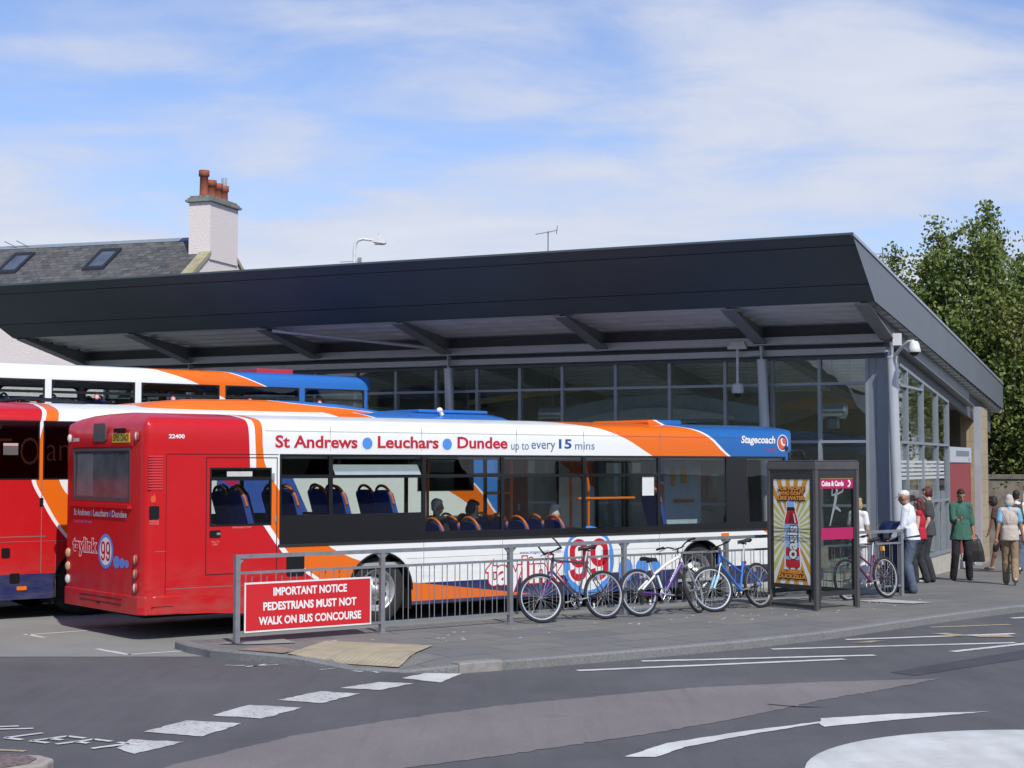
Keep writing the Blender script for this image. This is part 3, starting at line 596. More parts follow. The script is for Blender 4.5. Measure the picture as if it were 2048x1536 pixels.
# ================================================================ BUSES
P0=V((-4.59,20.03,0)); BH=.661
BUS=TR(P0,BH)
RED=(.53,.010,.014); ORG=(.78,.15,.008); WHT=(.80,.82,.80); BLU=(.02,.13,.40); NAV=(.014,.022,.105)
def livery(name,base,bounds,zlo,zhi,umax,navy=None,wedge=None,skirt=None,extra=None):
    """car paint whose colour areas are split by curves u=b(z), as sprayed on the body"""
    t=NT(name); sp=t.new('ShaderNodeSeparateXYZ'); t.link(t.tc(),sp.inputs[0]); x,z=sp.outputs[0],sp.outputs[2]
    zf=t.ramp(z,zlo,zhi); c=t.mix(0.,base,base)
    for pts,dl,after in bounds:
        fc=t.new('ShaderNodeFloatCurve'); cm=fc.mapping; cv=cm.curves[0]
        P=sorted(((zz-zlo)/(zhi-zlo),uu/umax) for zz,uu in pts)
        while len(cv.points)>2: cv.points.remove(cv.points[-1])
        cv.points[0].location=P[0]; cv.points[1].location=P[-1]
        for q in P[1:-1]: cv.points.new(*q)
        cm.update(); t.link(zf,fc.inputs['Value'])
        u=t.math('MULTIPLY',fc.outputs[0],umax)
        if dl: c=t.mix(t.math('GREATER_THAN',x,t.math('SUBTRACT',u,dl)),c,(.82,.82,.82))
        c=t.mix(t.math('GREATER_THAN',x,t.math('ADD',u,dl)),c,after)
    if navy:
        zn,un=navy; k=t.math('MULTIPLY',t.math('LESS_THAN',z,zn),t.math('GREATER_THAN',x,un)); c=t.mix(k,c,NAV)
    if wedge:
        u0,z0,sl_,zb,u1=wedge; top=t.math('SUBTRACT',z0,t.math('MULTIPLY',t.math('SUBTRACT',x,u0),sl_))
        k=t.math('MULTIPLY',t.math('MULTIPLY',t.math('LESS_THAN',z,top),t.math('GREATER_THAN',z,zb)),t.math('MULTIPLY',t.math('GREATER_THAN',x,u0-.2),t.math('LESS_THAN',x,u1))); c=t.mix(k,c,ORG)
    if skirt:
        z0,sl_,u0,u1=skirt; k=t.math('MULTIPLY',t.math('LESS_THAN',z,t.math('ADD',z0,t.math('MULTIPLY',x,sl_))),t.math('MULTIPLY',t.math('GREATER_THAN',x,u0),t.math('LESS_THAN',x,u1))); c=t.mix(k,c,NAV)
    if extra: c=extra(t,x,z,c)
    # road film towards no particular light: blotchy dust that thins upwards
    d=t.math('MULTIPLY',t.ramp(z,.2,1.1,.5,.02),t.ramp(t.noise(4,6,.7,None,(.5,1,1.6)),.38,.75)); c=t.mix(d,c,(.20,.18,.15))
    t.col(c); n=t.noise(3,4,.6); t.set(rough=t.ramp(n,.3,.7,.26,.40),coat=.15,spec=.35); t.b.inputs['Coat Roughness'].default_value=.12; t.bump(t.noise(1.7,2,.5),.06,.05)
    return t.m
M_BLK=mat('gloss_black_frame',(.012,.013,.015),.22,var=0,spec=.5); M_RUB=mat('black_rubber',(.018,.018,.019),.75,var=.2); M_UND=mat('underbody_black',(.012,.012,.013),.9,var=.2)
M_TYRE=mat('tyre_rubber',(.022,.022,.023),.85,var=.25,scale=12,bump=.3); M_WHL=mat('silver_wheel_paint',(.42,.43,.43),.38,.5,var=.2,scale=14)
M_BGL=glass('bus_glass',(.90,.93,.92),.055); M_BGD=glass('tinted_bus_glass',(.24,.27,.27),.06)
M_INT=mat('grey_interior_lining',(.34,.345,.35),.8,var=.1); M_CEIL=mat('cream_ceiling_lining',(.55,.55,.52),.7,var=.06)
M_SEAT=None
def moquette():
    t=NT('blue_seat_moquette'); v=t.tc(); vo=t.new('ShaderNodeTexVoronoi'); vo.inputs['Scale'].default_value=24; t.link(v,vo.inputs['Vector'])
    t.col(t.mix(t.ramp(vo.outputs['Distance'],.1,.3,.5,0),(.045,.08,.34),(.24,.20,.32))); t.set(rough=.9); return t.m
M_SEAT=moquette(); M_SBACK=mat('navy_seat_back',(.035,.07,.30),.55,var=.1); M_GRAB=mat('orange_grab_rail',(.75,.17,.02),.4,var=.05); M_GRABD=mat('charcoal_grab_rail',(.03,.03,.035),.4,var=.05)
M_AMB=mat('amber_lens',(.80,.18,.01),.2,var=.05,coat=.5); M_LENSW=mat('clear_lens',(.62,.60,.58),.12,var=.12,scale=30,coat=.5); M_LENSR=mat('red_lens',(.45,.02,.02),.15,var=.1,coat=.5); M_LENSY=mat('amber_tinted_lens',(.55,.33,.20),.15,var=.15,coat=.5); M_CHR=mat('lens_ring',(.30,.05,.05),.4,var=.1)
def shell(name,u0,u1,W,zs,ztop,crown,wins,farwins,arches,mats,parent,rr=.12,fr=.34,rake=.05,rearwin=None,frontwin=None,zbot=lambda u:.29,arch_r=.52,axz=.48):
    """bus body: rounded plan, arched roof, real window openings and wheel arches"""
    st=set([u0+rr,u1-fr])
    for a,c,z0,z1 in wins+farwins: st.update((a,c))
    for ax in arches:
        for i in range(13): st.add(ax+arch_r*math.cos(math.pi*i/12))
    us=sorted(u for u in st if u0+rr-1e-6<=u<=u1-fr+1e-6); per=[]
    for u in us: per.append((u,0,(0,-1),'n'))
    for i in range(1,7):
        a=-math.pi/2+math.pi/2*i/7; per.append((u1-fr+fr*math.cos(a),fr+fr*math.sin(a),(math.cos(a),math.sin(a)),'f'))
    fy=[fr+(W-2*fr)*i/6 for i in range(7)]
    for y in fy: per.append((u1+.05*math.sin(math.pi*(y-fr)/(W-2*fr)),y,(1,0),'f'))
    for i in range(1,7):
        a=math.pi/2*i/7; per.append((u1-fr+fr*math.cos(a),W-fr+fr*math.sin(a),(math.cos(a),math.sin(a)),'f'))
    for u in reversed(us): per.append((u,W,(0,1),'s'))
    for i in range(1,5):
        a=math.pi/2+math.pi/2*i/5; per.append((u0+rr+rr*math.cos(a),W-rr+rr*math.sin(a),(math.cos(a),math.sin(a)),'r'))
    ry=[W-rr,W-.36,.36,rr]
    for i,y in enumerate(ry): per.append((u0-(.03 if i in (1,2) else 0),y,(-1,0),'r'))
    for i in range(1,5):
        a=math.pi+math.pi/2*i/5; per.append((u0+rr+rr*math.cos(a),rr+rr*math.sin(a),(math.cos(a),math.sin(a)),'r'))
    lv=sorted(set(zs)); lev=[(z,0.) for z in lv]+[(ztop-.10,.012),(ztop-.045,.04),(ztop,.10),(ztop+crown*.30,.24),(ztop+crown*.70,.52),(ztop+crown*.93,.86),(ztop+crown,1.15)]
    n=len(per); bm=bmesh.new(); G=[]
    def bot(p):
        u=p[0]; z=zbot(u)
        if p[3] in 'ns':
            for ax in arches:
                d=abs(u-ax)
                if d<=arch_r+1e-4: z=max(z,axz+math.sqrt(max(0,arch_r**2-d*d)) if d<arch_r-1e-3 else z)
        return z
    for p in per:
        bz_=bot(p); row=[]
        for z,ins_ in lev:
            zz=max(z,bz_); k=min(ins_,W/2-.04); kx=k if k<.1 else .1+(k-.1)*.22
            rk=-rake*max(0,zz-1.0) if p[3]=='f' else 0
            row.append(bm.verts.new((max(u0+kx,min(u1-kx,p[0]))+rk*max(0,p[2][0]),max(k,min(W-k,p[1])),zz)) if k>0 else bm.verts.new((p[0]+rk*max(0,p[2][0]),p[1],zz)))
        G.append(row)
    def hole(i,z0,z1):
        a,b2=per[i],per[(i+1)%n]; mu=(a[0]+b2[0])/2; my=(a[1]+b2[1])/2; mz=(z0+z1)/2
        if a[3]=='n' and b2[3]=='n': L=wins
        elif a[3]=='s' and b2[3]=='s': L=farwins
        else:
            if rearwin and a[3]=='r' and b2[3]=='r' and abs(mu-u0)<.04 and .36<my<W-.36: return rearwin[0]<mz<rearwin[1]
            if frontwin and a[3]=='f' and b2[3]=='f': return frontwin[0]<mz<frontwin[1]
            return False
        return any(q[0]<mu<q[1] and q[2]<mz<q[3] for q in L)
    for i in range(n):
        j=(i+1)%n
        for k in range(len(lev)-1):
            if k<len(lv)-1 and hole(i,lev[k][0],lev[k+1][0]): continue
            q=[G[i][k],G[j][k],G[j][k+1],G[i][k+1]]
            if (q[0].co-q[3].co).length<1e-4 and (q[1].co-q[2].co).length<1e-4: continue
            try: f=bm.faces.new(q); f.smooth=True
            except ValueError: pass
    f=bm.faces.new([G[i][-1] for i in range(n)])
    bmesh.ops.remove_doubles(bm,verts=bm.verts,dist=.0008)
    bmesh.ops.recalc_face_normals(bm,faces=bm.faces[:])
    me=bpy.data.meshes.new(name); bm.to_mesh(me); bm.free(); me.materials.append(mats); me.set_sharp_from_angle(angle=R(38))
    return link(bpy.data.objects.new(name,me),parent)
def window(parent,u0,u1,z0,z1,W,side=0,hz=None,opq=None,gl=None,m=.03,hopper=False,fm=None,round_=0.):
    """glazing unit: glossy black edge, pane, transom"""
    y=0 if side==0 else W; sg=-1 if side==0 else 1; a=y+sg*.004; c=y-sg*.03; y0,y1=min(a,c),max(a,c)
    f=MB(); f.box((u0,y0,z0),(u0+m,y1,z1)); f.box((u1-m,y0,z0),(u1,y1,z1)); f.box((u0+m,y0,z1-m),(u1-m,y1,z1)); zb=opq or z0+m; f.box((u0+m,y0,z0),(u1-m,y1,zb))
    if hz: f.box((u0+m,y0-.001,hz-.022),(u1-m,y1+.001,hz+.022))
    if round_:
        for cx,sx in ((u0+m,1),(u1-m,-1)):
            for cz,sz in ((zb,1),(z1-m,-1)):
                pts=[(cx,cz)]+[(cx+sx*round_*(1-math.sin(t)),cz+sz*round_*(1-math.cos(t))) for t in (math.pi/2*i/5 for i in range(6))]
                f.prism(pts,y0+.001,y1-.001)
    w=f.build('window',fm or M_BLK,parent)
    MB().box((u0+m+.001,y-sg*.012,zb+.001),(u1-m-.001,y-sg*.018,z1-m-.001)).build('pane',gl or M_BGL,w)
    if hopper: MB().add([(u0+m+.03,a-.003,hz+.02),(u1-m-.03,a-.003,hz+.02),(u1-m-.03,a+.10*(-sg)-.0,hz+.16),(u0+m+.03,a+.10*(-sg),hz+.16),(u0+m+.03,a-.015,hz+.02),(u1-m-.03,a-.015,hz+.02),(u1-m-.03,a+.10*(-sg)-.012,hz+.16),(u0+m+.03,a+.10*(-sg)-.012,hz+.16)],[(0,1,2,3),(7,6,5,4),(0,1,5,4),(1,2,6,5),(2,3,7,6),(3,0,4,7)]).build('hopper_flap',mat('hopper_glass_frame',(.33,.36,.38),.25,var=.05),w)
    return w
def road_wheel(parent,u,W,side,r=.48,w=.27,dual=False):
    y=.09 if side==0 else W-.09; sg=1 if side==0 else -1   # sg points inward
    t=MB(); prof=[(r*.60,0),(r*.70,-.012),(r*.93,.0),(r*.985,.03),(r,.06),(r,w-.05),(r*.97,w-.02),(r*.6,w)]
    M=MX.Translation((u,y,r))@MX.Scale(sg,4,(0,1,0))
    t.lathe(prof,40,M=M,axis='Y')
    o=t.build('wheel',M_TYRE,parent)
    b=MB(); b.lathe([(r*.605,-.004),(r*.56,.0),(r*.54,.05),(r*.44,.10),(r*.36,.09),(r*.30,.05),(r*.17,.035),(r*.15,-.03),(.001,-.035)],32,M=M,axis='Y')
    for k in range(10):
        a=2*math.pi*k/10; b.cyl((u+r*.24*math.cos(a),y+sg*.03,r+r*.24*math.sin(a)),(u+r*.24*math.cos(a),y,r+r*.24*math.sin(a)),.016,.012,6)
    b.build('rim',M_WHL,o)
    b=MB()
    for k in range(8):
        a=2*math.pi*(k+.5)/8; b.sphere((u+r*.41*math.cos(a),y+sg*.093,r+r*.41*math.sin(a)),(.04,.012,.04),n=10,m=6)
    b.build('hand_hole',M_UND,o)
    return o
def arch_liner(parent,u,W,side,r=.52,z=.48):
    y0,y1=(.012,.55) if side==0 else (W-.55,W-.012); b=MB(); n=14; P=[(u+r*1.0*math.cos(math.pi*i/n),z+r*1.0*math.sin(math.pi*i/n)) for i in range(n+1)]; P=[(P[0][0],.2)]+P+[(P[-1][0],.2)]
    for i in range(len(P)-1): b.add([(P[i][0],y0,P[i][1]),(P[i+1][0],y0,P[i+1][1]),(P[i+1][0],y1,P[i+1][1]),(P[i][0],y1,P[i][1])],[(0,1,2,3)])
    yi=y1 if side==0 else y0; b.add([(p[0],yi,p[1]) for p in P],[list(range(len(P)))])
    # rubber lip
    yo=-.006 if side==0 else W+.006; Q=[(u+(r+.0)*math.cos(math.pi*i/20),yo,z+(r+.0)*math.sin(math.pi*i/20)) for i in range(21)]; b.tube(Q,.014,6)
    b.build('wheel_arch',M_UND,parent,recalc=False)
SEATME=[None]
def seat(parent,u,y,zf,w=.43,handle=None):
    if SEATME[0] is None:
        b=MB(); b.m(0).rbox((-.02,-w/2,.38),(.42,w/2,.48),.04)
        # backrest leans back; rounded top
        pts=[(-.205,-w/2)]; n=10
        prof=[]
        for i in range(n+1):
            a=math.pi*i/n; prof.append((-(w/2-.015)*math.cos(a)*(1 if True else 0),1.0+.09*math.sin(a)**.7 if 0<i<n else 1.0))
        out=[(-w/2+.03,.44),(-w/2+.015,.7)]+prof+[(w/2-.015,.7),(w/2-.03,.44)]
        L=lambda y_,z_,o: (-.02-(z_-.44)*.30+o, y_, z_)
        nn=len(out); vs=[L(y_,z_,0) for y_,z_ in out]+[L(y_,z_,-.085) for y_,z_ in out]
        b.m(0).add(vs[:nn],[list(range(nn))]); b.m(1).add(vs,[list(range(2*nn-1,nn-1,-1))]+[(i,i+nn,(i+1)%nn+nn,(i+1)%nn) for i in range(nn)])
        b.m(2).cyl((.2,0,.38),(.2,0,0),.03,.03,8)
        o=b.build('seat',[M_SEAT,M_SBACK,M_GRABD],parent,TR((u,y,zf)))
        pts=[]
        for i in range(13):
            a=math.pi*i/12; yy=-(w/2-.012)*math.cos(a); zz=.93+.22*math.sin(a)**.75 if 0<i<12 else .90
            pts.append((-.06-(zz-.44)*.30,yy,zz))
        h=MB().tube(pts,.020,8).build('grab_handle',handle or M_GRAB,o)
        SEATME[0]=(o.data,h.data); return o
    o=link(bpy.data.objects.new('seat',SEATME[0][0]),parent,TR((u,y,zf)))
    h=link(bpy.data.objects.new('grab_handle',SEATME[0][1]),o)
    if handle: h.material_slots[0].link='OBJECT'; h.material_slots[0].material=handle
    return o
def mirror(parent,u,y,z,sg):
    b=MB(); b.tube([(u,y,z+.25),(u+.18,y+sg*.10,z+.27),(u+.22,y+sg*.16,z+.1)],.016,6); b.rbox((u+.17,min(y+sg*.07,y+sg*.27),z-.3),(u+.25,max(y+sg*.07,y+sg*.27),z+.12),.03); b.build('mirror',M_BLK,parent)
# ---------------------------------------------------------------- the nearest bus
bus=thing('bus','single decker bus with red tail, white middle and blue nose, just behind the railings','bus',BUS,'buses parked side by side in the bays')
W1=2.53; L1=12.1
B1=[([(2.9,1.50),(2.75,1.50),(2.3,1.52),(1.9,1.54),(1.55,1.62),(1.40,1.74),(1.15,1.93),(.95,2.12),(.75,2.40),(.55,2.75),(.3,3.3)],.045,ORG),
    ([(2.9,1.66),(2.75,1.66),(2.4,1.67),(2.2,1.71),(1.95,1.86),(1.6,2.15),(1.13,2.66),(.95,3.04),(.88,3.25),(.6,3.9),(.3,4.6)],.0,WHT),
    ([(2.96,6.55),(2.85,7.10),(2.75,7.62),(2.38,8.54),(1.9,9.4),(1.2,10.95),(1.0,11.35),(.8,11.9),(.3,13)],.035,ORG),
    ([(2.96,9.10),(2.85,9.38),(2.75,9.72),(2.38,10.31),(1.9,11.2),(1.2,12.6),(.3,14)],.035,BLU)]
LV1=livery('first_bus_livery',RED,B1,.2,3.0,15.,navy=(.555,3.5),wedge=(4.0,.575,.122,.305,6.3),skirt=(.245,.022,.30,3.1))
wn=[(1.92,2.71),(2.71,4.24),(4.24,5.64),(5.64,7.21),(7.21,8.77),(8.77,10.30),(10.73,11.70)]
z0w,z1w=1.15,2.355
nw=[(a,c,z0w,z1w) for a,c in wn]+[(10.30,10.73,z0w,z1w),(.90,1.80,1.42,2.175)]
fw=[(a,c,z0w,z1w) for a,c in wn[:5]]+[(9.6,11.0,.35,z1w)]
zb1=lambda u:.36 if u<.06 else (.345-.03*max(0,u) if u<1.5 else .26)
body1=shell('body',0,L1,W1,[.26,.30,.36,.45,.6,.8,1.0,z0w,1.42,1.74,2.175,z1w,2.43,2.6],2.80,.10,nw,fw,[3.52,9.69],LV1,bus,rearwin=(1.74,2.43),frontwin=(1.0,2.43),zbot=zb1)
for i,(a,c) in enumerate(wn):
    window(bus,a,c,z0w,z1w,W1,0,hz=2.055 if i<5 else None,opq=(1.545,1.545,1.27,1.26,1.25,1.27,1.27)[i],hopper=(i==1))
    if i<5: window(bus,a,c,z0w,z1w,W1,1,hz=2.055,opq=(1.5,1.5,1.25,1.25,1.25)[i])
MB().box((10.30,-.005,z0w),(10.73,.03,z1w)).build('blank_panel',M_BLK,bus)
b=MB(); b.box((1.90,-.009,1.125),(11.74,.001,1.16)); b.build('waist_rail',M_RUB,bus)
# emergency door with its own window
b=MB(); 
for a,c in (((.845,.80),(.857,2.31)),((1.875,.80),(1.887,2.31))): b.box((a[0],-.0025,a[1]),(c[0],.001,c[1]))
b.box((.857,-.0025,2.298),(1.875,.001,2.31)); b.box((.857,-.0025,.80),(1.875,.001,.812)); b.box((.30,-.0025,2.343),(1.90,.001,2.352)); b.box((.29,-.0025,.36),(.297,.001,2.345))
dr=b.build('emergency_door',mat('panel_shadow_gap',(.03,.004,.006),.8,var=0),bus)
window(bus,.90,1.80,1.42,2.175,W1,0,hz=2.03,m=.025)
b=MB(); b.rbox((.90,-.006,1.275),(1.06,.002,1.37),.02); b.m(1).box((1.0,-.012,1.31),(1.05,-.005,1.34)); b.build('door_handle',[M_BLK,M_WHL],bus)
MB().box((1.805,-.012,2.0),(1.84,.001,2.1)).build('hinge',M_WHL,dr); MB().box((1.85,-.012,1.45),(1.87,.001,1.54)).build('hinge',M_WHL,dr)
b=MB(); b.rbox((2.03,-.010,.74),(2.30,.002,1.035),.03); b.build('access_flap',M_BLK,bus)
# vents and filler
b=MB()
for k in range(13): b.box((.045,-.008,1.90+.034*k),(.245,.001,1.917+.034*k))
b.build('vent_grille',mat('red_vent_slats',(.60,.05,.06),.4,var=.05),bus)
b=MB(); b.rbox((.065,-.006,1.53),(.2,.002,1.695),.02); b.build('filler_cap',M_BLK,bus)
b=MB(); b.rbox((10.15,-.02,.985),(10.31,.002,1.10),.012); b.build('side_marker',M_AMB,bus)
# panel joints
b=MB()
for u in (4.24,5.64,7.21,8.77): b.box((u-.003,-.0015,.6),(u+.003,.001,1.125))
for u in (2.7,4.2,5.9,7.2,8.8): b.box((u-.002,-.0013,2.40),(u+.002,.001,2.74))
for z in (2.665,): b.box((1.7,-.0015,z-.003),(11.6,.001,z))
b.box((.3,-.0015,.645),(3.0,.001,.653)); b.box((.15,-.0015,1.12),(.3,.001,1.128)); b.box((3.95,-.0015,.90),(9.15,.001,.904))
b.build('panel_joint',mat('soft_panel_joint',(.16,.15,.15),.7,var=0),bus)
for a in (3.52,9.69):
    for sd_ in (0,1): arch_liner(bus,a,W1,sd_); road_wheel(bus,a,W1,sd_)
b=MB(); b.box((.3,.60,.24),(L1-.3,W1-.60,.34)); b.box((.35,.2,.34),(2.9,W1-.2,.8)); b.build('underframe',M_UND,bus)
b=MB(); b.box((.1,.05,.80),(4.5,W1-.05,.86)); b.box((4.5,.05,.34),(L1-.1,W1-.05,.38)); b.build('floor',M_INT,bus)
b=MB(); b.box((.2,.16,2.60),(L1-.4,W1-.16,2.63)); b.box((.3,.05,2.30),(L1-.5,.16,2.62)); b.box((.3,W1-.16,2.30),(9.5,W1-.05,2.62)); b.build('ceiling',M_CEIL,bus)
b=MB(); b.box((.15,.035,.4),(.9,.06,2.3)); b.box((.9,.035,.4),(3.0,.06,1.40)); b.box((4.1,.035,.4),(9.1,.06,1.15)); b.box((10.3,.035,.4),(10.7,.06,2.3)); b.box((.15,W1-.06,.8),(3.0,W1-.035,1.15)); b.box((4.1,W1-.06,.4),(9.1,W1-.035,1.15)); b.build('side_lining',M_INT,bus)
# door leaves on the kerb side, driver's cab
b=MB(); b.m(0)
for a in (9.62,10.32):
    b.box((a,W1-.03,.36),(a+.05,W1+.0,2.33)); b.box((a+.61,W1-.03,.36),(a+.66,W1,2.33)); b.box((a+.05,W1-.03,.36),(a+.61,W1,.5)); b.box((a+.05,W1-.03,2.25),(a+.61,W1,2.33))
dl_=b.build('entrance_door',M_BLK,bus); MB().box((9.67,W1-.02,.5),(10.94,W1-.014,2.25)).build('pane',M_BGL,dl_)
b=MB(); b.m(0).box((9.78,.95,.38),(10.62,.98,2.28)); b.m(1).box((9.92,.945,1.85),(10.02,.949,2.15)); b.m(1).box((10.15,.945,1.9),(10.3,.949,2.2)); b.m(2).cyl((9.98,.90,1.62),(10.4,.90,1.62),.024,.024,8)
b.build('cab_screen',[mat('grey_blue_cab_screen',(.42,.50,.56),.5,var=.08),mat('yellow_notice',(.55,.30,.05),.6,var=.1),M_GRAB],bus)
# rear face: window, lamps, ledge, bumper
w=MB(); 
for a,c in (((.36,1.74),(.40,2.43)),((2.13,1.74),(2.17,2.43))): w.box((-.034,a[0],a[1]),(.01,c[0],c[1]))
w.box((-.034,.40,2.39),(.01,2.13,2.43)); w.box((-.034,.40,1.74),(.01,2.13,1.785)); rw=w.build('window',mat('grey_rubber_seal',(.06,.062,.066),.6,var=.1),bus)
MB().box((-.022,.401,1.786),(-.014,2.129,2.389)).build('pane',mat('reflection_grey_rear_glass',(.085,.095,.105),.16,var=.35,scale=2.5,spec=.6),rw)  # opaque grey pane: the sheen of reflected surroundings is put into its colour
MB().box((-.024,1.55,1.80),(-.0221,2.05,2.36)).build('inner_reflection',mat('pale_pane_reflection',(.14,.155,.165),.3,var=.2,scale=3),rw)  # paler plate on the pane, a reflection painted as colour
b=MB(); b.prz([(-.03,.30),(-.075,.34),(-.075,2.20),(-.03,2.25)],1.655,1.70); b.box((-.04,.30,2.445),(-.02,2.23,2.475)); b.build('ledge',LV1,bus)
b=MB(); b.rbox((1.09,-.0,2.515),(1.48,.012,2.755),.04,M=TR((-.037,0,0),R(90))@MX.Translation((0,-.0,0))); b.build('number_box',mat('blank_blind_glass',(.10,.115,.12),.25,var=.05),bus)
b=MB(); b.m(0).box((-.041,.38,2.495),(-.03,.90,2.615)); b.m(1).box((-.05,.50,2.628),(-.03,.84,2.68)); b.build('number_plate',[mat('yellow_plate',(.62,.40,.02),.5,var=.08),M_BLK],bus)
def lamp(y,z,m,ry=.052,rz_=.062,name='rear_lamp'):
    s=1 if y<1.2 else -1; b=MB(); a=R(22)*(-s)
    M=TR((-.012,y,z),0,0,0)@MX.Rotation(a,4,'Z')
    b.m(0).sphere((0,0,0),(.03,ry*1.18,rz_*1.16),M=M); b.m(1).sphere((-.012,0,0),(.026,ry,rz_),M=M); return b.build(name,[M_CHR,m],bus)
for y in (.20,2.33):
    lamp(y,2.57,M_LENSW,.04,.06); lamp(y,1.02,M_LENSY); lamp(y,.84,M_LENSY); lamp(y,.665,M_LENSW)
b=MB(); pl=[(.50,-.012),(.16,-.012),(.03,.03),(-.03,.12),(-.045,.4),(-.05,1.26),(-.045,W1-.4),(-.03,W1-.12),(.03,W1-.03),(.16,W1+.012),(.5,W1+.012),(.5,W1-.03),(.2,W1-.03),(.2,.03),(.5,.03)]
b.prz(list(reversed(pl)),.33,.565); bmpr=b.build('rear_bumper',LV1,bus,bevel=.012)
b=MB(); b.box((-.053,.55,.435),(-.044,1.85,.443)); b.box((-.053,.55,.50),(-.044,1.85,.508)); b.box((.1,-.015,.43),(.4,-.011,.437)); b.box((-.04,1.2,.405),(-.052,1.3,.44)); b.build('bumper_groove',MATS['panel_shadow_gap'],bmpr)
# roof pods
b=MB(); b.rbox((9.0,.5,2.86),(9.75,1.9,2.945),.04); b.build('roof_hatch',LV1,bus,bevel=.015)
# windscreen
wf=MB()
for y in (.02,W1/2,W1-.02): pass
P=[]
def frontcurve(z,off=0.):
    fr=.34; out=[]
    for i in range(0,8): a=-math.pi/2+math.pi/2*i/7; out.append((L1-fr+(fr+off)*math.cos(a)-.05*(z-1)*math.cos(a),fr+(fr+off)*math.sin(a),z))
    for i in range(1,6): y=fr+(W1-2*fr)*i/6; out.append((L1+off+.05*math.sin(math.pi*i/6)-.05*(z-1),y,z))
    for i in range(0,8): a=math.pi/2*i/7; out.append((L1-fr+(fr+off)*math.cos(a)-.05*(z-1)*math.cos(a),W1-fr+(fr+off)*math.sin(a),z))
    return out
for z,w_ in ((1.0,.05),(2.38,.05)):
    A,Bc=frontcurve(z,.004),frontcurve(z+w_,.004)
    for i in range(len(A)-1): wf.add([A[i],A[i+1],Bc[i+1],Bc[i]],[(0,1,2,3)])
for k in (0,9,19):
    A,Bc=frontcurve(1.05,.004),frontcurve(2.38,.004)
    q=min(k,len(A)-2); wf.add([A[q],A[q+1],Bc[q+1],Bc[q]],[(0,1,2,3)])
ws=wf.build('windscreen',M_BLK,bus,recalc=False); g=MB(); A,Bc=frontcurve(1.05,-.006),frontcurve(2.38,-.006)
for i in range(len(A)-1): g.add([A[i],A[i+1],Bc[i+1],Bc[i]],[(0,1,2,3)],smooth=True)
g.build('pane',M_BGL,ws,recalc=False)
b=MB(); b.m(0).box((11.3,.3,.4),(11.75,2.2,1.15)); b.m(1).cyl((11.15,.7,1.2),(11.22,.7,1.23),.22,.22,20); b.build('dashboard',[M_GRABD,M_RUB],bus)
mirror(bus,L1-.25,0.02,2.2,-1)
for y in (.35,W1-.35):
    b=MB(); b.sphere((L1+.03,y,.68),(.03,.10,.09)); b.build('headlight',M_LENSW,bus)
# seats and poles
for u in (.95,1.72,2.49,3.26,4.03):
    for y in (.36,.82,1.72,2.18): seat(bus,u,y,.77,handle=M_GRAB if y<1.2 else M_GRABD)
for u in (4.90,5.55,6.45,7.15):
    for y in (.36,.82,1.72,2.18): seat(bus,u,y,.29,handle=M_GRAB)
seat(bus,9.30,.52,.72)
for pts in ([(5.0,1.0,.4),(5.0,1.0,2.6)],[(6.62,1.05,.4),(6.62,1.05,2.6)],[(7.55,.30,.4),(7.55,.30,1.9),(7.47,.30,2.3),(7.40,.30,2.55)],[(7.28,.28,1.69),(8.50,.28,1.69)],[(6.1,1.0,1.78),(6.62,1.05,1.78)],[(8.2,1.5,.4),(8.2,1.5,2.6)]):
    MB().tube(pts,.023,10).build('grab_pole',M_GRAB,bus)
b=MB(); b.box((7.3,1.55,.4),(7.34,2.3,2.3)); b.build('partition',mat('rust_red_partition',(.28,.05,.03),.6,var=.1),bus)
b=MB(); b.box((8.42,.012,1.73),(8.67,.016,2.045)); b.build('paper_notice',mat('white_paper',(.74,.76,.77),.8,var=.03),bus)
b=MB(); b.box((1.15,.012,2.06),(1.52,.016,2.125)); b.build('window_sticker',mat('pale_sticker',(.60,.62,.62),.7,var=.05),bus)
# lettering on the side
M_TR=mat('red_vinyl',(.50,.012,.03),.4,var=0); M_TW=mat('white_vinyl_lettering',(.80,.80,.79),.4,var=0); M_TB=mat('bright_blue_vinyl',(.075,.27,.70),.4,var=0); M_TN=mat('slate_blue_vinyl',(.08,.15,.30),.4,var=0); M_TD=mat('deep_blue_vinyl',(.025,.08,.33),.4,var=0)
DM=[M_TR,M_TW,M_TB,M_TN,M_TD,mat('orange_red_vinyl',(.70,.09,.03),.4,var=0),mat('black_vinyl',(.02,.02,.022),.5,var=0),mat('faded_print',(.66,.30,.29),.6,var=0)]
D=Decal(lambda x,z,l:(x,-.0012-.0011*l,z))
for s_,a,c,z0,z1 in (('St Andrews',1.85,3.13,2.435,2.605),('Leuchars',3.46,4.49,2.44,2.61),('Dundee',4.82,5.73,2.445,2.615)):
    D.text(s_,a,c,z0,z1,1,1,.060,ref=.028); D.text(s_,a,c,z0,z1,0,2,.028); D.build('destination_name',DM,bus); D=Decal(lambda x,z,l:(x,-.0012-.0011*l,z))
for cx in (3.29,4.64): D.ell(cx,2.505,.10,.098,1,1,.5); D.ell(cx,2.505,.082,.082,2,2,.5); D.build('blue_dot',DM,bus); D=Decal(lambda x,z,l:(x,-.0012-.0011*l,z))
D.text('up to',5.80,6.13,2.395,2.535,3,1); D.text('every',6.18,6.64,2.405,2.545,3,1,.004); D.text('15',6.71,6.96,2.455,2.60,4,1,.03); D.text('mins',7.03,7.42,2.445,2.56,3,1)
D.build('destination_lettering',DM,bus); D=Decal(lambda x,z,l:(x,-.0012-.0011*l,z))
D.text('Stagecoach',10.63,11.45,2.535,2.70,1,1,.032,shear=.15); D.build('operator_name',DM,bus); D=Decal(lambda x,z,l:(x,-.0012-.0011*l,z))
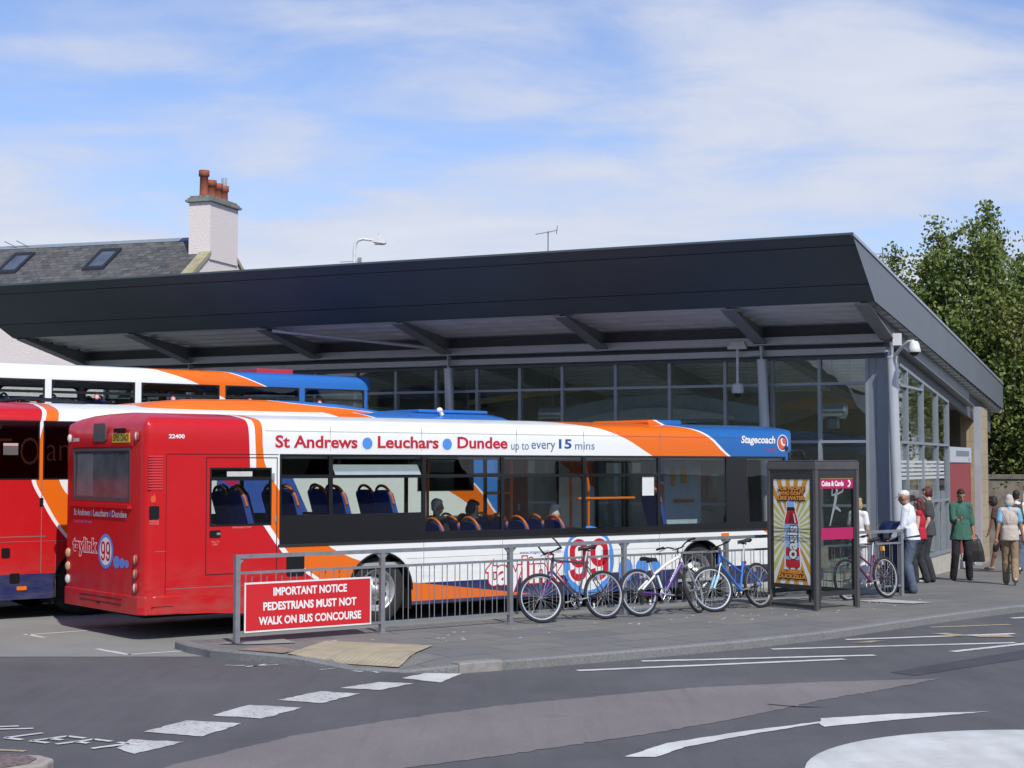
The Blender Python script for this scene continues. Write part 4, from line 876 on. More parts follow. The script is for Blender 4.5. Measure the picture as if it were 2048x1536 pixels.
D.ell(11.63,2.585,.135,.14,1,1); D.ell(11.63,2.585,.118,.124,4,2); D.ell(11.60,2.575,.085,.095,5,3); D.ell(11.64,2.60,.055,.07,1,4,.6); D.ell(11.72,2.49,.045,.045,6,3); D.ell(11.665,2.615,.045,.055,5,5,.6)
D.build('operator_logo',DM,bus); D=Decal(lambda x,z,l:(x,-.0012-.0011*l,z)); D.text('in Fife',11.22,11.45,2.435,2.50,0,1); D.build('region_name',DM,bus); D=Decal(lambda x,z,l:(x,-.0012-.0011*l,z))
D.ell(7.30,.755,.51,.525,2,1,0,48); D.ell(7.305,.74,.385,.435,1,2,0,48)
for x0,x1 in ((6.915,7.275),(7.325,7.685)): D.nine(x0,x1,.45,1.09,.105,1,3,.032); D.nine(x0,x1,.45,1.09,.105,0,4)
D.build('route_number',DM,bus); D=Decal(lambda x,z,l:(x,-.0012-.0011*l,z))
D.text('taylink',5.34,6.79,.34,.86,0,5,.065,ref=.03); D.text('taylink',5.34,6.79,.34,.86,1,6,.030)
D.build('route_name',DM,bus); D=Decal(lambda x,z,l:(x,-.0012-.0011*l,z))
D.text('www.stagecoachbus.com',5.96,6.75,.885,.945,4,1,.0)
D.build('web_address',DM,bus); D=Decal(lambda x,z,l:(x,-.0012-.0011*l,z))
for cx,cz,rx,rz_ in ((8.05,.585,.15,.18),(8.40,.62,.135,.13),(8.68,.62,.11,.10)): D.ell(cx,cz,rx,rz_,2,1); D.build('blue_dot',DM,bus); D=Decal(lambda x,z,l:(x,-.0012-.0011*l,z))
D.text('22400',.32,.54,2.545,2.60,1,1,.03); D.build('fleet_number',DM,bus); D=Decal(lambda x,z,l:(x,-.0012-.0011*l,z))
D.text('EMERGENCY EXIT',1.23,1.51,1.388,1.41,7,1); D.text('PULL TO',.93,1.04,1.213,1.235,7,1); D.text('OPEN',.95,1.02,1.178,1.20,7,1)
D.build('door_lettering',DM,bus); D=Decal(lambda x,z,l:(x,-.0012-.0011*l,z))
D.text('ENGINE OIL',.07,.2,1.493,1.515,7,1); D.text('CHECK LEVEL',.07,.2,1.463,1.485,7,1)
D.poly([(.09,1.74),(.14,1.74),(.155,1.78),(.135,1.85),(.115,1.81),(.10,1.83),(.08,1.78)],5,1)
D.build('small_print',DM,bus)
D=Decal(lambda x,z,l:(-.031-.0012*l,x,z))
for s_,a,c in (('St Andrews',2.13,1.60),('Leuchars',1.49,1.01),('Dundee',.90,.45)): D.text(s_,a,c,1.535,1.625,1,1,.03); D.build('destination_name',DM,bus); D=Decal(lambda x,z,l:(-.031-.0012*l,x,z))
for cx in (1.545,.955): D.ell(cx,1.575,.03,.04,2,1); D.build('blue_dot',DM,bus); D=Decal(lambda x,z,l:(-.031-.0012*l,x,z))
D.text('up to every 15 mins',2.10,1.54,1.43,1.475,2,1); D.build('destination_lettering',DM,bus); D=Decal(lambda x,z,l:(-.031-.0012*l,x,z))
D.text('taylink',2.15,1.36,1.00,1.24,1,1,.075,ref=.03); D.text('taylink',2.15,1.36,1.00,1.24,0,2,.028); D.build('route_name',DM,bus); D=Decal(lambda x,z,l:(-.031-.0012*l,x,z))
D.ell(1.07,1.09,.235,.225,2,3); D.ell(1.07,1.09,.185,.18,1,4); D.nine(1.215,1.085,.965,1.22,.034,0,5); D.nine(1.06,.93,.965,1.22,.034,0,5)
for cx,cz,rx,rz_ in ((.74,.965,.10,.08),(.57,.96,.08,.065),(.43,.955,.06,.05)): D.ell(cx,cz,rx,rz_,2,1); D.build('blue_dot',DM,bus); D=Decal(lambda x,z,l:(-.031-.0012*l,x,z))
D.text('22400',2.19,1.98,2.525,2.575,1,1,.03)
D.build('fleet_number',DM,bus)
D=Decal(lambda x,z,l:(-.0425,x,z)); D.text('SP05 DAO',.87,.41,2.515,2.60,6,1,.02); D.build('plate_lettering',DM,bus)
# ---------------------------------------------------------------- the coach beside it
W2=2.5
CO=BUS@MX.Translation((.34,3.8,0))@MX.Diagonal((1.032,1.0,1.01,1))
co=thing('coach','coach with black windows and orange roof pod, half hidden by the nearest bus','coach',CO,'buses parked side by side in the bays')
def cox(t,x,z,c):
    k=t.math('MULTIPLY',t.math('MULTIPLY',t.math('GREATER_THAN',x,2.55),t.math('LESS_THAN',x,t.math('ADD',3.55,t.math('MULTIPLY',t.math('SUBTRACT',2.6,z),.50)))),t.math('MULTIPLY',t.math('LESS_THAN',z,2.9),t.math('GREATER_THAN',z,.64)))
    c=t.mix(k,c,(.05,.11,.42))
    k2=t.math('MULTIPLY',k,t.math('GREATER_THAN',t.noise(2.6,2,.4,None,(1,1,2)),t.math('ADD',.44,t.math('MULTIPLY',t.math('SUBTRACT',x,2.5),.30)))); return t.mix(k2,c,(.55,.02,.10))
off=4.0 # curves are stored from the tail
B2=[([(3.3,-.02+off),(2.98,-.11+off),(2.5,-.24+off),(1.98,-.28+off),(1.72,-.16+off),(1.14,.23+off),(.9,.5+off),(.3,1.5+off)],.03,ORG),
    ([(3.3,.17+off),(2.98,.11+off),(2.5,.02+off),(1.98,.10+off),(1.77,.22+off),(1.14,.95+off),(.3,2.4+off)],.012,WHT),
    ([(3.3,4.2+off),(2.98,4.7+off),(1.96,6.40+off),(1.57,7.14+off),(1.31,7.5+off),(.3,9+off)],.02,ORG),
    ([(3.3,4.6+off),(3.0,5.35+off),(1.97,7.22+off),(1.70,7.54+off),(1.33,7.86+off),(.3,9.5+off)],.025,(.035,.17,.52))]
LV2=livery('coach_livery',RED,[([(z,u-off) for z,u in p],d,c) for p,d,c in B2],.2,3.5,20.,navy=(.645,-5)) if False else None
def livery_shift(name,base,bounds,zlo,zhi,umax,sh,**kw):
    # same as livery(), for a body whose tail lies at negative u
    global _SH; t0=livery(name,base,bounds,zlo,zhi,umax,**kw); nt_=t0.node_tree
    for n in nt_.nodes:
        if n.type=='SEPXYZ':
            src=n.inputs[0].links[0].from_socket; mp=nt_.nodes.new('ShaderNodeMapping'); mp.inputs['Location'].default_value=(sh,0,0); nt_.links.new(src,mp.inputs[0]); nt_.links.new(mp.outputs[0],n.inputs[0])
    return t0
def cox2(t,x,z,c): return cox(t,t.math('SUBTRACT',x,off),z,c)
LV2=livery_shift('coach_livery',RED,B2,.2,3.5,20.,off,navy=(.645,-9),extra=cox2)
cw=[(-3.3,-1.75,1.98,2.82),(-1.75,-.20,1.98,2.82),(-.15,1.5,1.98,2.82),(1.5,3.1,1.98,2.82),(3.1,4.7,1.98,2.82),(4.7,6.2,1.98,2.82),(6.2,7.35,1.75,2.82)]
shell('body',-3.6,8.55,W2,[.27,.4,.645,.9,1.17,1.4,1.75,1.98,2.4,2.82,2.86],2.98,.14,cw,cw,[.55,6.3],LV2,co,rearwin=(1.98,2.82),frontwin=(1.25,2.86),rake=.20,fr=.42,zbot=lambda u:.29)
M_DKG=glass('dark_coach_glass',(.10,.105,.105),.08)
for a,c,z0,z1 in cw:
    for sd_ in (0,1): window(co,a,c,z0,z1,W2,sd_,gl=M_DKG,m=.02)
b=MB(); b.box((-3.5,.05,1.1),(8.3,W2-.05,1.15)); b.box((-3.5,.05,.3),(8.2,W2-.05,.42)); b.build('floor',M_UND,co)
b=MB(); b.box((-3.4,.2,2.84),(8.0,W2-.2,2.87)); b.build('ceiling',M_INT,co)
for u in (-2.6,-1.8,-1.0,-.2,.6,1.4,2.2,3.0,3.8,4.6,5.4,6.2):
    for y in (.4,.85,1.65,2.1): seat(co,u,y,1.15,handle=M_GRABD)
for a in (.55,6.3):
    for sd_ in (0,1): arch_liner(co,a,W2,sd_); road_wheel(co,a,W2,sd_,r=.5)
b=MB(); g=MB()
def cofront(z,off_=0.):
    fr=.42; out=[]
    for i in range(0,8): a=-math.pi/2+math.pi/2*i/7; out.append((8.55-fr+(fr+off_)*math.cos(a)-.20*max(0,z-1)*math.cos(a),fr+(fr+off_)*math.sin(a),z))
    for i in range(1,6): y=fr+(W2-2*fr)*i/6; out.append((8.55+off_+.05*math.sin(math.pi*i/6)-.20*max(0,z-1),y,z))
    for i in range(0,8): a=math.pi/2*i/7; out.append((8.55-fr+(fr+off_)*math.cos(a)-.20*max(0,z-1)*math.cos(a),W2-fr+(fr+off_)*math.sin(a),z))
    return out
A,Bc=cofront(1.25,-.004),cofront(2.86,-.004)
for i in range(len(A)-1): g.add([A[i],A[i+1],Bc[i+1],Bc[i]],[(0,1,2,3)],smooth=True)
g.build('windscreen',M_DKG,co,recalc=False)
b=MB(); b.rbox((-3.62,.5,1.9),(-3.58,2.0,2.8),.05,M=None); b.build('rear_panel',M_BLK,co)
# roof pod: a smooth tapering hump
def podm():
    def ex(t,x,z,c): return c
    return livery('roof_pod_livery',WHT,[([(2.9,1.2),(3.0,1.9),(3.06,1.55),(3.12,1.2),(3.4,1.0)],.0,ORG),([(2.9,6.2),(3.02,6.0),(3.10,5.35),(3.16,4.5),(3.21,3.9),(3.4,3.2)],.035,(.035,.17,.52))],2.8,3.6,12.)
b=MB(); sec=[]; 
for u,h,wd in ((1.45,.00,.80),(1.75,.09,.86),(2.3,.15,.9),(3.2,.17,.9),(4.2,.17,.9),(5.0,.14,.86),(5.6,.08,.78),(6.2,.00,.70)):
    row=[]
    for i in range(13):
        a=math.pi*i/12; row.append((u,W2/2-wd*math.cos(a)*(1 if abs(math.cos(a))<.99 else 1),3.03+(h+.035)*min(1,(math.sin(a)*1.6))**.8))
    sec.append(row)
for r in range(len(sec)-1):
    for i in range(12): b.add([sec[r][i],sec[r+1][i],sec[r+1][i+1],sec[r][i+1]],[(0,1,2,3)],smooth=True)
b.build('roof_pod',podm(),co)
b=MB(); b.box((8.6-2.0,.55,3.09),(8.6-.55,1.95,3.15)); b.build('roof_hatch',LV2,co,bevel=.02)
b=MB(); b.cyl((6.9,.3,3.05),(6.86,.3,3.12),.04,.03,8); b.sphere((6.85,.3,3.13),(.06,.04,.05)); b.build('roof_vent',M_TW,co)
b=MB(); b.tube([(-.6,.8,3.10),(-.2,.8,3.16),(.5,.8,3.15),(.8,.8,3.11)],.03,6); b.build('roof_rail',M_BLK,co)
D=Decal(lambda x,z,l:(x,-.0055-.0012*l,z)); MO=mat('dull_orange_lettering',(.030,.007,.004),.8,var=0,spec=.05)
D.text('T',-.98,-.60,2.20,2.56,0,1,-.012); D.text('O',-.48,-.21,2.19,2.58,0,1,-.012); D.text('ang',-.10,.42,2.13,2.48,0,1,-.012); D.rect(-.72,-.51,2.33,2.46,1,2); D.rect(-.72,-.51,2.46,2.495,2,2)
D.build('window_lettering',[MO,mat('grey_window_label',(.11,.095,.09),.7,var=0),mat('pink_window_label',(.60,.35,.36),.7,var=0)],co)
b=MB(); b.box((-3.5,-.004,1.165),(-.1,.001,1.178)); b.box((-.165,-.003,.645),(-.155,.001,1.98)); b.box((-3.5,-.004,1.10),(.2,.001,1.106)); b.box((.05,-.003,.3),(.056,.001,1.10)); b.build('panel_joint',MATS['soft_panel_joint'],co)
MB().rbox((-.72,-.006,.88),(-.60,.002,1.02),.02).build('access_flap',M_BLK,co); MB().rbox((-.60,-.006,.52),(-.46,.002,.66),.02).build('access_flap',M_BLK,co); MB().box((-.19,-.012,1.60),(-.14,.001,1.72)).build('door_catch',M_BLK,co)
b=MB(); b.rbox((-.5,-.012,.42),(-.36,.002,.475),.012); b.build('side_marker',M_AMB,co)
# ---------------------------------------------------------------- the double decker behind both
W3=2.5
DD=BUS@MX.Translation((.56,7.6,0))@MX.Diagonal((1.062,1.0,1.028,1))
dd=thing('double_decker_bus','double decker bus at the back, its upper deck showing above the other roofs','bus',DD,'buses parked side by side in the bays')
B3=[([(4.2,2.4+off),(3.95,2.65+off),(3.82,2.95+off),(3.62,3.62+off),(3.4,4.1+off),(2.5,6+off),(.3,10+off)],.02,ORG),
    ([(4.2,3.3+off),(3.95,3.85+off),(3.85,4.23+off),(3.63,4.9+off),(3.4,5.45+off),(2.5,7.5+off),(.3,12+off)],.025,(.03,.16,.52))]
LV3=livery_shift('double_decker_livery',(.80,.83,.82),B3,.2,4.3,20.,off,navy=(.6,-9))
dw=[(-2.2,-.45,2.72,3.565),(-.45,1.13,2.72,3.565),(1.13,2.67,2.72,3.565),(2.67,4.22,2.72,3.565),(4.22,5.79,2.72,3.565),(5.79,7.15,2.72,3.565)]
dwl=[(a,c,1.2,2.1) for a,c,_,_ in dw]
dh=[(a+.055,c-.055,z0,z1) for a,c,z0,z1 in dw]; dhl=[(a+.05,c-.05,z0,z1) for a,c,z0,z1 in dwl]
shell('body',-2.6,7.42,W3,[.27,.6,.9,1.2,2.1,2.4,2.72,3.1,3.565,3.60],3.80,.07,dh+dhl,dh+dhl,[.6,5.6],LV3,dd,rearwin=(2.72,3.565),frontwin=(2.72,3.58),rake=.035,fr=.30,zbot=lambda u:.29)
for a,c,z0,z1 in dh:
    for sd_ in (0,1): window(dd,a,c,z0,z1,W3,sd_,hz=3.36,m=.022,round_=.09)
for a,c,z0,z1 in dhl:
    for sd_ in (0,1): window(dd,a,c,z0,z1,W3,sd_,m=.03,gl=M_BGD)
b=MB(); b.box((-2.5,.05,2.3),(7.2,W3-.05,2.36)); b.box((-2.5,.05,.35),(7.2,W3-.05,.42)); b.build('floor',M_INT,dd)
b=MB(); b.box((-2.4,.14,3.66),(7.0,W3-.14,3.69)); b.build('ceiling',M_CEIL,dd)
for u in (-1.6,-.8,0,.8,1.6,2.4,3.2,4.0,4.8,5.6):
    for y in (.36,.82,1.68,2.14): seat(dd,u,y,2.18,handle=M_GRABD)
for a in (.6,5.6):
    for sd_ in (0,1): arch_liner(dd,a,W3,sd_); road_wheel(dd,a,W3,sd_,r=.49)
def ddfront(z,o_=0.):
    fr=.30; out=[]; rk=lambda zz:-.035*max(0,zz-1)
    for i in range(0,8): a=-math.pi/2+math.pi/2*i/7; out.append((7.42-fr+(fr+o_)*math.cos(a)+rk(z)*math.cos(a),fr+(fr+o_)*math.sin(a),z))
    for i in range(1,6): y=fr+(W3-2*fr)*i/6; out.append((7.42+o_+.05*math.sin(math.pi*i/6)+rk(z),y,z))
    for i in range(0,8): a=math.pi/2*i/7; out.append((7.42-fr+(fr+o_)*math.cos(a)+rk(z)*math.cos(a),W3-fr+(fr+o_)*math.sin(a),z))
    return out
g=MB(); A,Bc=ddfront(2.72,-.004),ddfront(3.60,-.004)
for i in range(len(A)-1): g.add([A[i],A[i+1],Bc[i+1],Bc[i]],[(0,1,2,3)],smooth=True)
g.build('windscreen',M_BGL,dd,recalc=False)
b=MB(); b.box((5.35,.9,3.855),(6.1,1.7,3.95)); b.build('roof_hatch',mat('red_roof_hatch',(.50,.03,.06),.5,var=.05),dd,bevel=.015)
D=Decal(lambda x,z,l:(x,-.0045-.0012*l,z)); 
for cx in (1.95,3.3,4.75,6.15): D.ell(cx,3.30,.05,.05,0,1,n=14); D.ell(cx,3.30,.032,.032,1,2,n=12)
D.build('window_sticker',[mat('red_sticker_ring',(.45,.06,.06),.6,var=0),mat('white_sticker',(.6,.6,.6),.6,var=0)],dd)
# ================================================================ RAILINGS
FA=math.atan2(7.5,9.65); F0=V((-3.25,19.0)); FD=V((math.cos(FA),math.sin(FA)))
FM=TR((F0.x,F0.y,.10),FA)
M_GALV=mat('galvanised_steel',(.255,.275,.295),.5,.45,var=.16,scale=9)
fen=thing('guard_railing','galvanised pedestrian guard railing of upright bars along the pavement edge','railing',FM)
NP=6; PL=12.25/NP
for i in range(NP+1):
    x=i*PL; gx=gz(F0.x+FD.x*x,F0.y+FD.y*x)
    b=MB(); b.box((x-.03,-.03,-.12+gx),(x+.03,.03,1.0)); b.box((x-.07,-.07,gx-.02),(x+.07,.07,gx+.012)); b.build('post',M_GALV,fen)
    if i==NP: break
    a,c=x+.031,x+PL-.031
    b=MB(); b.box((a,-.022,.815),(c,.022,.845)); b.box((a,-.022,.115),(c,.022,.145))
    n=19
    for k in range(n):
        u=a+(c-a)*(k+.75)/(n+.5); y=.017 if k%2 else -.017
        b.cyl((u,y,.146),(u,y,.814),.0062,.0062,6,cap=False)
    b.build('bar_panel',M_GALV,fen)
b=MB(); b.box((-.03,-.026,1.001),(NP*PL+.03,.026,1.048))
for i in range(NP+1):
    x=i*PL
    for s_ in (-1,1):
        if 0<=x+s_*.1<=NP*PL: b.add([(x+s_*.03,-.012,.93),(x+s_*.03,.012,.93),(x+s_*.10,-.012,1.001),(x+s_*.10,.012,1.001),(x+s_*.03,-.012,1.001),(x+s_*.03,.012,1.001)],[(0,2,4),(1,5,3),(0,1,3,2)])
b.build('top_rail',M_GALV,fen)
sg=thing('notice_board','red notice with white border and three lines of white capitals on the railing','sign',FM@TR((0,-.045,0)))
b=MB(); b.box((.075,-.006,.125),(1.85,.006,.715)); b.build('board',mat('white_sign_edge',(.74,.74,.73),.4,var=.03),sg)
D=Decal(lambda x,z,l:(x,-.0062-.0012*l,z)); D.rect(.093,1.832,.145,.695,0,1)
D.build('red_face',[mat('red_sign_face',(.56,.016,.022),.45,var=.04,scale=2)],sg)
for s_,x0,x1,z0,z1 in (('IMPORTANT NOTICE',.46,1.49,.545,.645),('PEDESTRIANS MUST NOT',.325,1.63,.375,.475),('WALK ON BUS CONCOURSE',.265,1.70,.205,.305)):
    D=Decal(lambda x,z,l:(x,-.0062-.0012*l,z)); D.text(s_,x0,x1,z0,z1,0,2,.032); D.build('lettering_line',[mat('white_sign_lettering',(.80,.80,.79),.4,var=0)],sg)
for x in (.28,.95,1.6): MB().box((x,.006,.12),(x+.03,.03,.72)).build('clip',M_GALV,sg)
# ================================================================ BICYCLES
M_RIM=mat('polished_rim',(.68,.69,.70),.25,.7,var=.05); M_SPK=mat('spoke_wire',(.45,.46,.47),.35,.6,var=0); M_CHN=mat('oily_chain',(.05,.045,.04),.5,.6,var=.2); M_ALU=mat('brushed_alloy',(.58,.59,.60),.3,.7,var=.06); M_SAD=mat('black_saddle',(.018,.018,.020),.5,var=.1); M_REFL=mat('amber_reflector',(.75,.38,.03),.25,var=.05)
def bike(label,rear,front,lean,fr_m,fork_m,style='diamond',steer=0.,bars='flat',saddle_h=.95,susp=False,R_=.335,seat_m=None):
    rv,fv=V(rear),V(front); d=(fv-rv); WB=1.03; ang=math.atan2(d.y,d.x)
    t=thing('bicycle',label,'bicycle',TR((rv.x,rv.y,pz(rv.x,rv.y)),ang,lean),'bicycles leaning on the railings')
    hub=(0,0,R_); bb=(.43,0,.285); ht=V((.785,0,.86)); hb=V((.832,0,.70)); fx=V((WB,0,R_))
    def wheel(c,Mw=None):
        o=None; b=MB(); n=40
        prof=[]
        for i in range(n): pass
        b.tube([(c[0]+(R_-.024)*math.cos(2*math.pi*i/n),0,c[2]+(R_-.024)*math.sin(2*math.pi*i/n)) for i in range(n)],.024,8,closed=True)
        o=b.build('wheel',M_TYRE,t,Mw,recalc=False)
        b=MB(); ri=R_-.048
        vs=[]
        for i in range(n):
            a=2*math.pi*i/n
            for rr,yy in ((ri+.006,-.013),(ri-.012,-.011),(ri-.012,.011),(ri+.006,.013)): vs.append((c[0]+rr*math.cos(a),yy,c[2]+rr*math.sin(a)))
        b.add(vs,[(i*4+k,i*4+(k+1)%4,((i+1)%n)*4+(k+1)%4,((i+1)%n)*4+k) for i in range(n) for k in range(4)]); b.build('rim',M_RIM,o)
        b=MB()
        for i in range(28):
            a=2*math.pi*i/28; a2=a+(.35 if i%4<2 else -.35); y=.028 if i%2 else -.028
            b.cyl((c[0]+.018*math.cos(a2),y,c[2]+.018*math.sin(a2)),(c[0]+(ri-.012)*math.cos(a),0,c[2]+(ri-.012)*math.sin(a)),.0016,.0016,4,cap=False)
        b.cyl((c[0],-.05,c[2]),(c[0],.05,c[2]),.017,.017,10); b.build('spokes',M_SPK,o)
        return o
    rw=wheel(hub)
    if steer:
        ax=(hb-ht).normalized(); S=MX.Translation(ht)@MX.Rotation(steer,4,-ax)@MX.Translation(-ht)
    else: S=MX.Identity(4)
    fw_=wheel(fx,S)
    b=MB(); tr=.016
    if style=='diamond':
        st=V((.265,0,.80)); b.tube([bb,st],.016); b.tube([st-V((.0,0,.02)),ht-V((0,0,.03))],.0145); b.tube([bb,hb],.018)
        for s_ in (-1,1):
            b.tube([(bb[0],s_*.03,bb[2]),(0,s_*.062,R_)],.009,6); b.tube([(st.x,s_*.018,st.z-.04),(0,s_*.062,R_)],.008,6)
        sp0=st
    elif style=='thick':
        st=V((.33,0,.60)); b.m(0).tube([(.03,.055,.37),(.28,.035,.555),(.55,.0,.72),tuple(ht-V((.01,0,.05)))],[.014,.018,.024,.022]); b.tube([(.03,-.055,.37),(.28,-.035,.555)],[.014,.018])
        b.m(1).tube([bb,tuple(hb+V((-.01,0,.03)))],.027); b.tube([(.43,.03,.285),(0,.06,R_)],.012,6); b.tube([(.43,-.03,.285),(0,-.06,R_)],.012,6)
        b.m(0).tube([(.36,0,.56),(.40,0,.42),bb],.018); sp0=V((.30,0,.575))
    else: # low step
        st=V((.285,0,.70)); b.tube([bb,st],.018); b.tube([V((.33,0,.52)),V(ht)-V((-.01,0,.05))],.017); b.tube([bb,hb],.022)
        for s_ in (-1,1):
            b.tube([(bb[0],s_*.03,bb[2]),(0,s_*.062,R_)],.010,6); b.tube([(st.x,s_*.018,st.z-.04),(0,s_*.062,R_)],.009,6)
        sp0=st
    b.m(0).tube([hb,ht],.021); b.cyl((bb[0],-.036,bb[2]),(bb[0],.036,bb[2]),.022,.022,12)
    b.build('frame',fr_m if isinstance(fr_m,list) else [fr_m,fr_m],t)
    b=MB()
    if susp:
        cr=hb+(hb-ht).normalized()*.03; b.cbox((cr.x+.005,0,cr.z),(.035,.14,.03))
        dn=(fx-V((.035,0,0))-hb)
        for s_ in (-1,1): b.m(1).cyl((cr.x+.01,s_*.062,cr.z),(cr.x+.01+dn.x*.5,s_*.062,cr.z+dn.z*.5),.014,.014,10); b.m(0).cyl((cr.x+.01+dn.x*.38,s_*.062,cr.z+dn.z*.42),(fx.x,s_*.062,fx.z),.022,.017,10)
    else:
        cr=hb+(hb-ht).normalized()*.025
        b.cbox((cr.x,0,cr.z),(.03,.12,.03))
        for s_ in (-1,1): b.tube([(cr.x,s_*.055,cr.z),(cr.x+.085,s_*.06,cr.z-.18),(fx.x,s_*.06,fx.z)],[.015,.013,.009],8)
    b.build('fork',[fork_m,M_ALU],t,S)
    up=(ht-hb).normalized(); sm=ht+up*.05+V((.05,0,.03)); b=MB(); b.m(0).tube([ht,ht+up*.05,sm],.014)
    if bars=='flat': P=[(sm.x-.05,-.30,sm.z+.01),(sm.x-.02,-.12,sm.z),(sm.x,0,sm.z),(sm.x-.02,.12,sm.z),(sm.x-.05,.30,sm.z+.01)]
    elif bars=='riser': P=[(sm.x-.06,-.31,sm.z+.06),(sm.x-.02,-.14,sm.z+.05),(sm.x,-.05,sm.z),(sm.x,.05,sm.z),(sm.x-.02,.14,sm.z+.05),(sm.x-.06,.31,sm.z+.06)]
    else: P=[(sm.x-.04,-.29,sm.z+.02),(sm.x,0,sm.z),(sm.x-.04,.29,sm.z+.02)]
    b.m(0).tube(P,.011,8); hbo=b.build('handlebar',[M_SAD],t,S)
    b=MB()
    for s_ in (-1,1):
        e=P[0] if s_<0 else P[-1]; i_=V(e)-V((0,s_*.12,0)); b.cyl(tuple(i_),e,.016,.016,8)
        if bars=='ends': b.tube([e,(e[0]+.06,e[1],e[2]+.09),(e[0]+.10,e[1]-s_*.03,e[2]+.15)],.012,7)
        b.tube([(i_.x+.02,i_.y-s_*.02,i_.z-.01),(i_.x+.06,i_.y+s_*.03,i_.z-.02),(i_.x+.065,i_.y+s_*.10,i_.z-.025)],.006,5)
    b.tube([(sm.x+.01,.1,sm.z),(sm.x+.11,.06,sm.z-.02),(hb.x+.05,.02,hb.z+.05)],.004,5); b.tube([(sm.x+.01,-.1,sm.z),(sm.x+.09,-.05,sm.z+.03),(ht.x-.06,-.02,ht.z-.12)],.004,5)
    b.build('grips',M_SAD,hbo)
    sp=V((sp0.x-.05*(saddle_h-sp0.z)/.2,0,saddle_h-.05)); MB().cyl(tuple(sp0),tuple(sp),.0135,.0135,10).build('seat_post',seat_m or M_ALU,t)
    b=MB(); rows=[]
    for x,w,z in ((-.13,.045,.015),(-.12,.068,.022),(-.06,.072,.018),(0,.045,.008),(.06,.026,.004),(.125,.018,.0),(.14,.008,-.008)):
        rows.append([(sp.x+x,w*math.cos(a),sp.z+.035+z+.028*math.sin(a)) for a in (2*math.pi*k/10 for k in range(10))])
    for r in range(len(rows)-1):
        for k in range(10): b.add([rows[r][k],rows[r][(k+1)%10],rows[r+1][(k+1)%10],rows[r+1][k]],[(0,1,2,3)],smooth=True)
    b.add(rows[0],[list(range(10))]); b.add(rows[-1],[list(range(10))]); b.cyl((sp.x-.05,0,sp.z+.005),(sp.x+.05,0,sp.z+.01),.012,.012,6); b.build('saddle',M_SAD,t)
    y=-.052; b=MB(); n=28
    for rr,w in ((.092,.006),(.066,.005)): b.tube([(bb[0]+rr*math.cos(2*math.pi*i/n),y+(0 if rr>.08 else .008),bb[2]+rr*math.sin(2*math.pi*i/n)) for i in range(n)],w,6,closed=True)
    for k in range(5): a=2*math.pi*k/5+.3; b.cyl((bb[0],y,bb[2]),(bb[0]+.09*math.cos(a),y,bb[2]+.09*math.sin(a)),.007,.006,6)
    ca=.15; b.tube([(bb[0],y-.02,bb[2]),(bb[0]+.17*math.cos(ca),y-.03,bb[2]-.17*math.sin(ca))],.011,7); b.tube([(bb[0],.065,bb[2]),(bb[0]-.17*math.cos(ca),.075,bb[2]+.17*math.sin(ca))],.011,7); b.cyl((bb[0],-.06,bb[2]),(bb[0],.065,bb[2]),.012,.012,8)
    ck=b.build('crankset',M_ALU,t)
    for px_,py_,pz_ in ((bb[0]+.17*math.cos(ca),y-.09,bb[2]-.17*math.sin(ca)),(bb[0]-.17*math.cos(ca),.13,bb[2]+.17*math.sin(ca))): MB().cbox((px_,py_,pz_),(.085,.09,.022)).build('pedal',M_SAD,ck)
    b=MB(); b.tube([(bb[0],y,bb[2]+.09),(0,y+.01,R_+.04),(-.03,y+.01,R_),(0,y+.01,R_-.04),(.02,y+.01,R_-.13),(.05,y+.01,R_-.15),(bb[0],y,bb[2]-.09)],.0065,6); b.cyl((0,y-.005,R_),(0,y+.03,R_),.045,.03,14); b.cbox((.015,y,R_-.09),(.03,.02,.14)); b.build('chain',M_CHN,t)
    b=MB(); b.cbox((sp0.x-.04,0,sp0.z-.02),(.012,.045,.045)); b.build('reflector',M_LENSR,t)
    b=MB(); b.cbox((0+.19,.006,R_-.14),(.03,.006,.07)); b.build('spoke_reflector',M_LENSW,rw)
    for c_ in ((.10,.05,R_+.23),): b=MB(); b.cbox((c_[0],.04,c_[2]),(.04,.02,.06)); b.cbox((c_[0],-.04,c_[2]),(.04,.02,.06)); b.build('brake_block',M_ALU,t)
    return t
M_PURP=mat('purple_frame_paint',(.10,.035,.22),.3,var=.05,coat=.4); M_GUN=mat('gunmetal_frame_paint',(.085,.08,.10),.35,.3,var=.1,coat=.3); M_WHF=mat('white_frame_paint',(.72,.76,.72),.3,var=.05,coat=.4); M_BLF=mat('bright_blue_frame_paint',(.03,.16,.52),.3,var=.05,coat=.4); M_LBL=mat('pale_blue_fork_paint',(.35,.62,.80),.3,var=.05,coat=.4); M_SILF=mat('grey_fork_paint',(.33,.34,.36),.35,.4,var=.06); M_MAG=mat('dark_magenta_frame_paint',(.12,.02,.10),.35,var=.08,coat=.4)
b1=bike('dark frame bicycle with purple fork and black bar ends, its front wheel nearest the notice',(1.29,22.04),(.42,21.49),R(9),M_GUN,M_PURP,'diamond',R(-10),'ends',.99,seat_m=M_ALU)
b2=bike('white and violet bicycle with thick tubes and its front wheel turned sideways',(1.80,22.40),(2.70,22.98),R(-10),[M_WHF,M_PURP],M_SILF,'thick',R(30),'riser',.80,True)
b3=bike('bright blue bicycle with pale blue suspension fork, beside the phone box',(3.69,23.81),(2.93,23.10),R(9),M_BLF,M_LBL,'low',R(-24),'flat',1.0,True)
b4=bike('dark magenta bicycle with amber reflectors, leaning beyond the phone box',(6.08,26.0),(5.33,25.33),R(8),M_MAG,M_MAG,'low',0,'riser',.95)
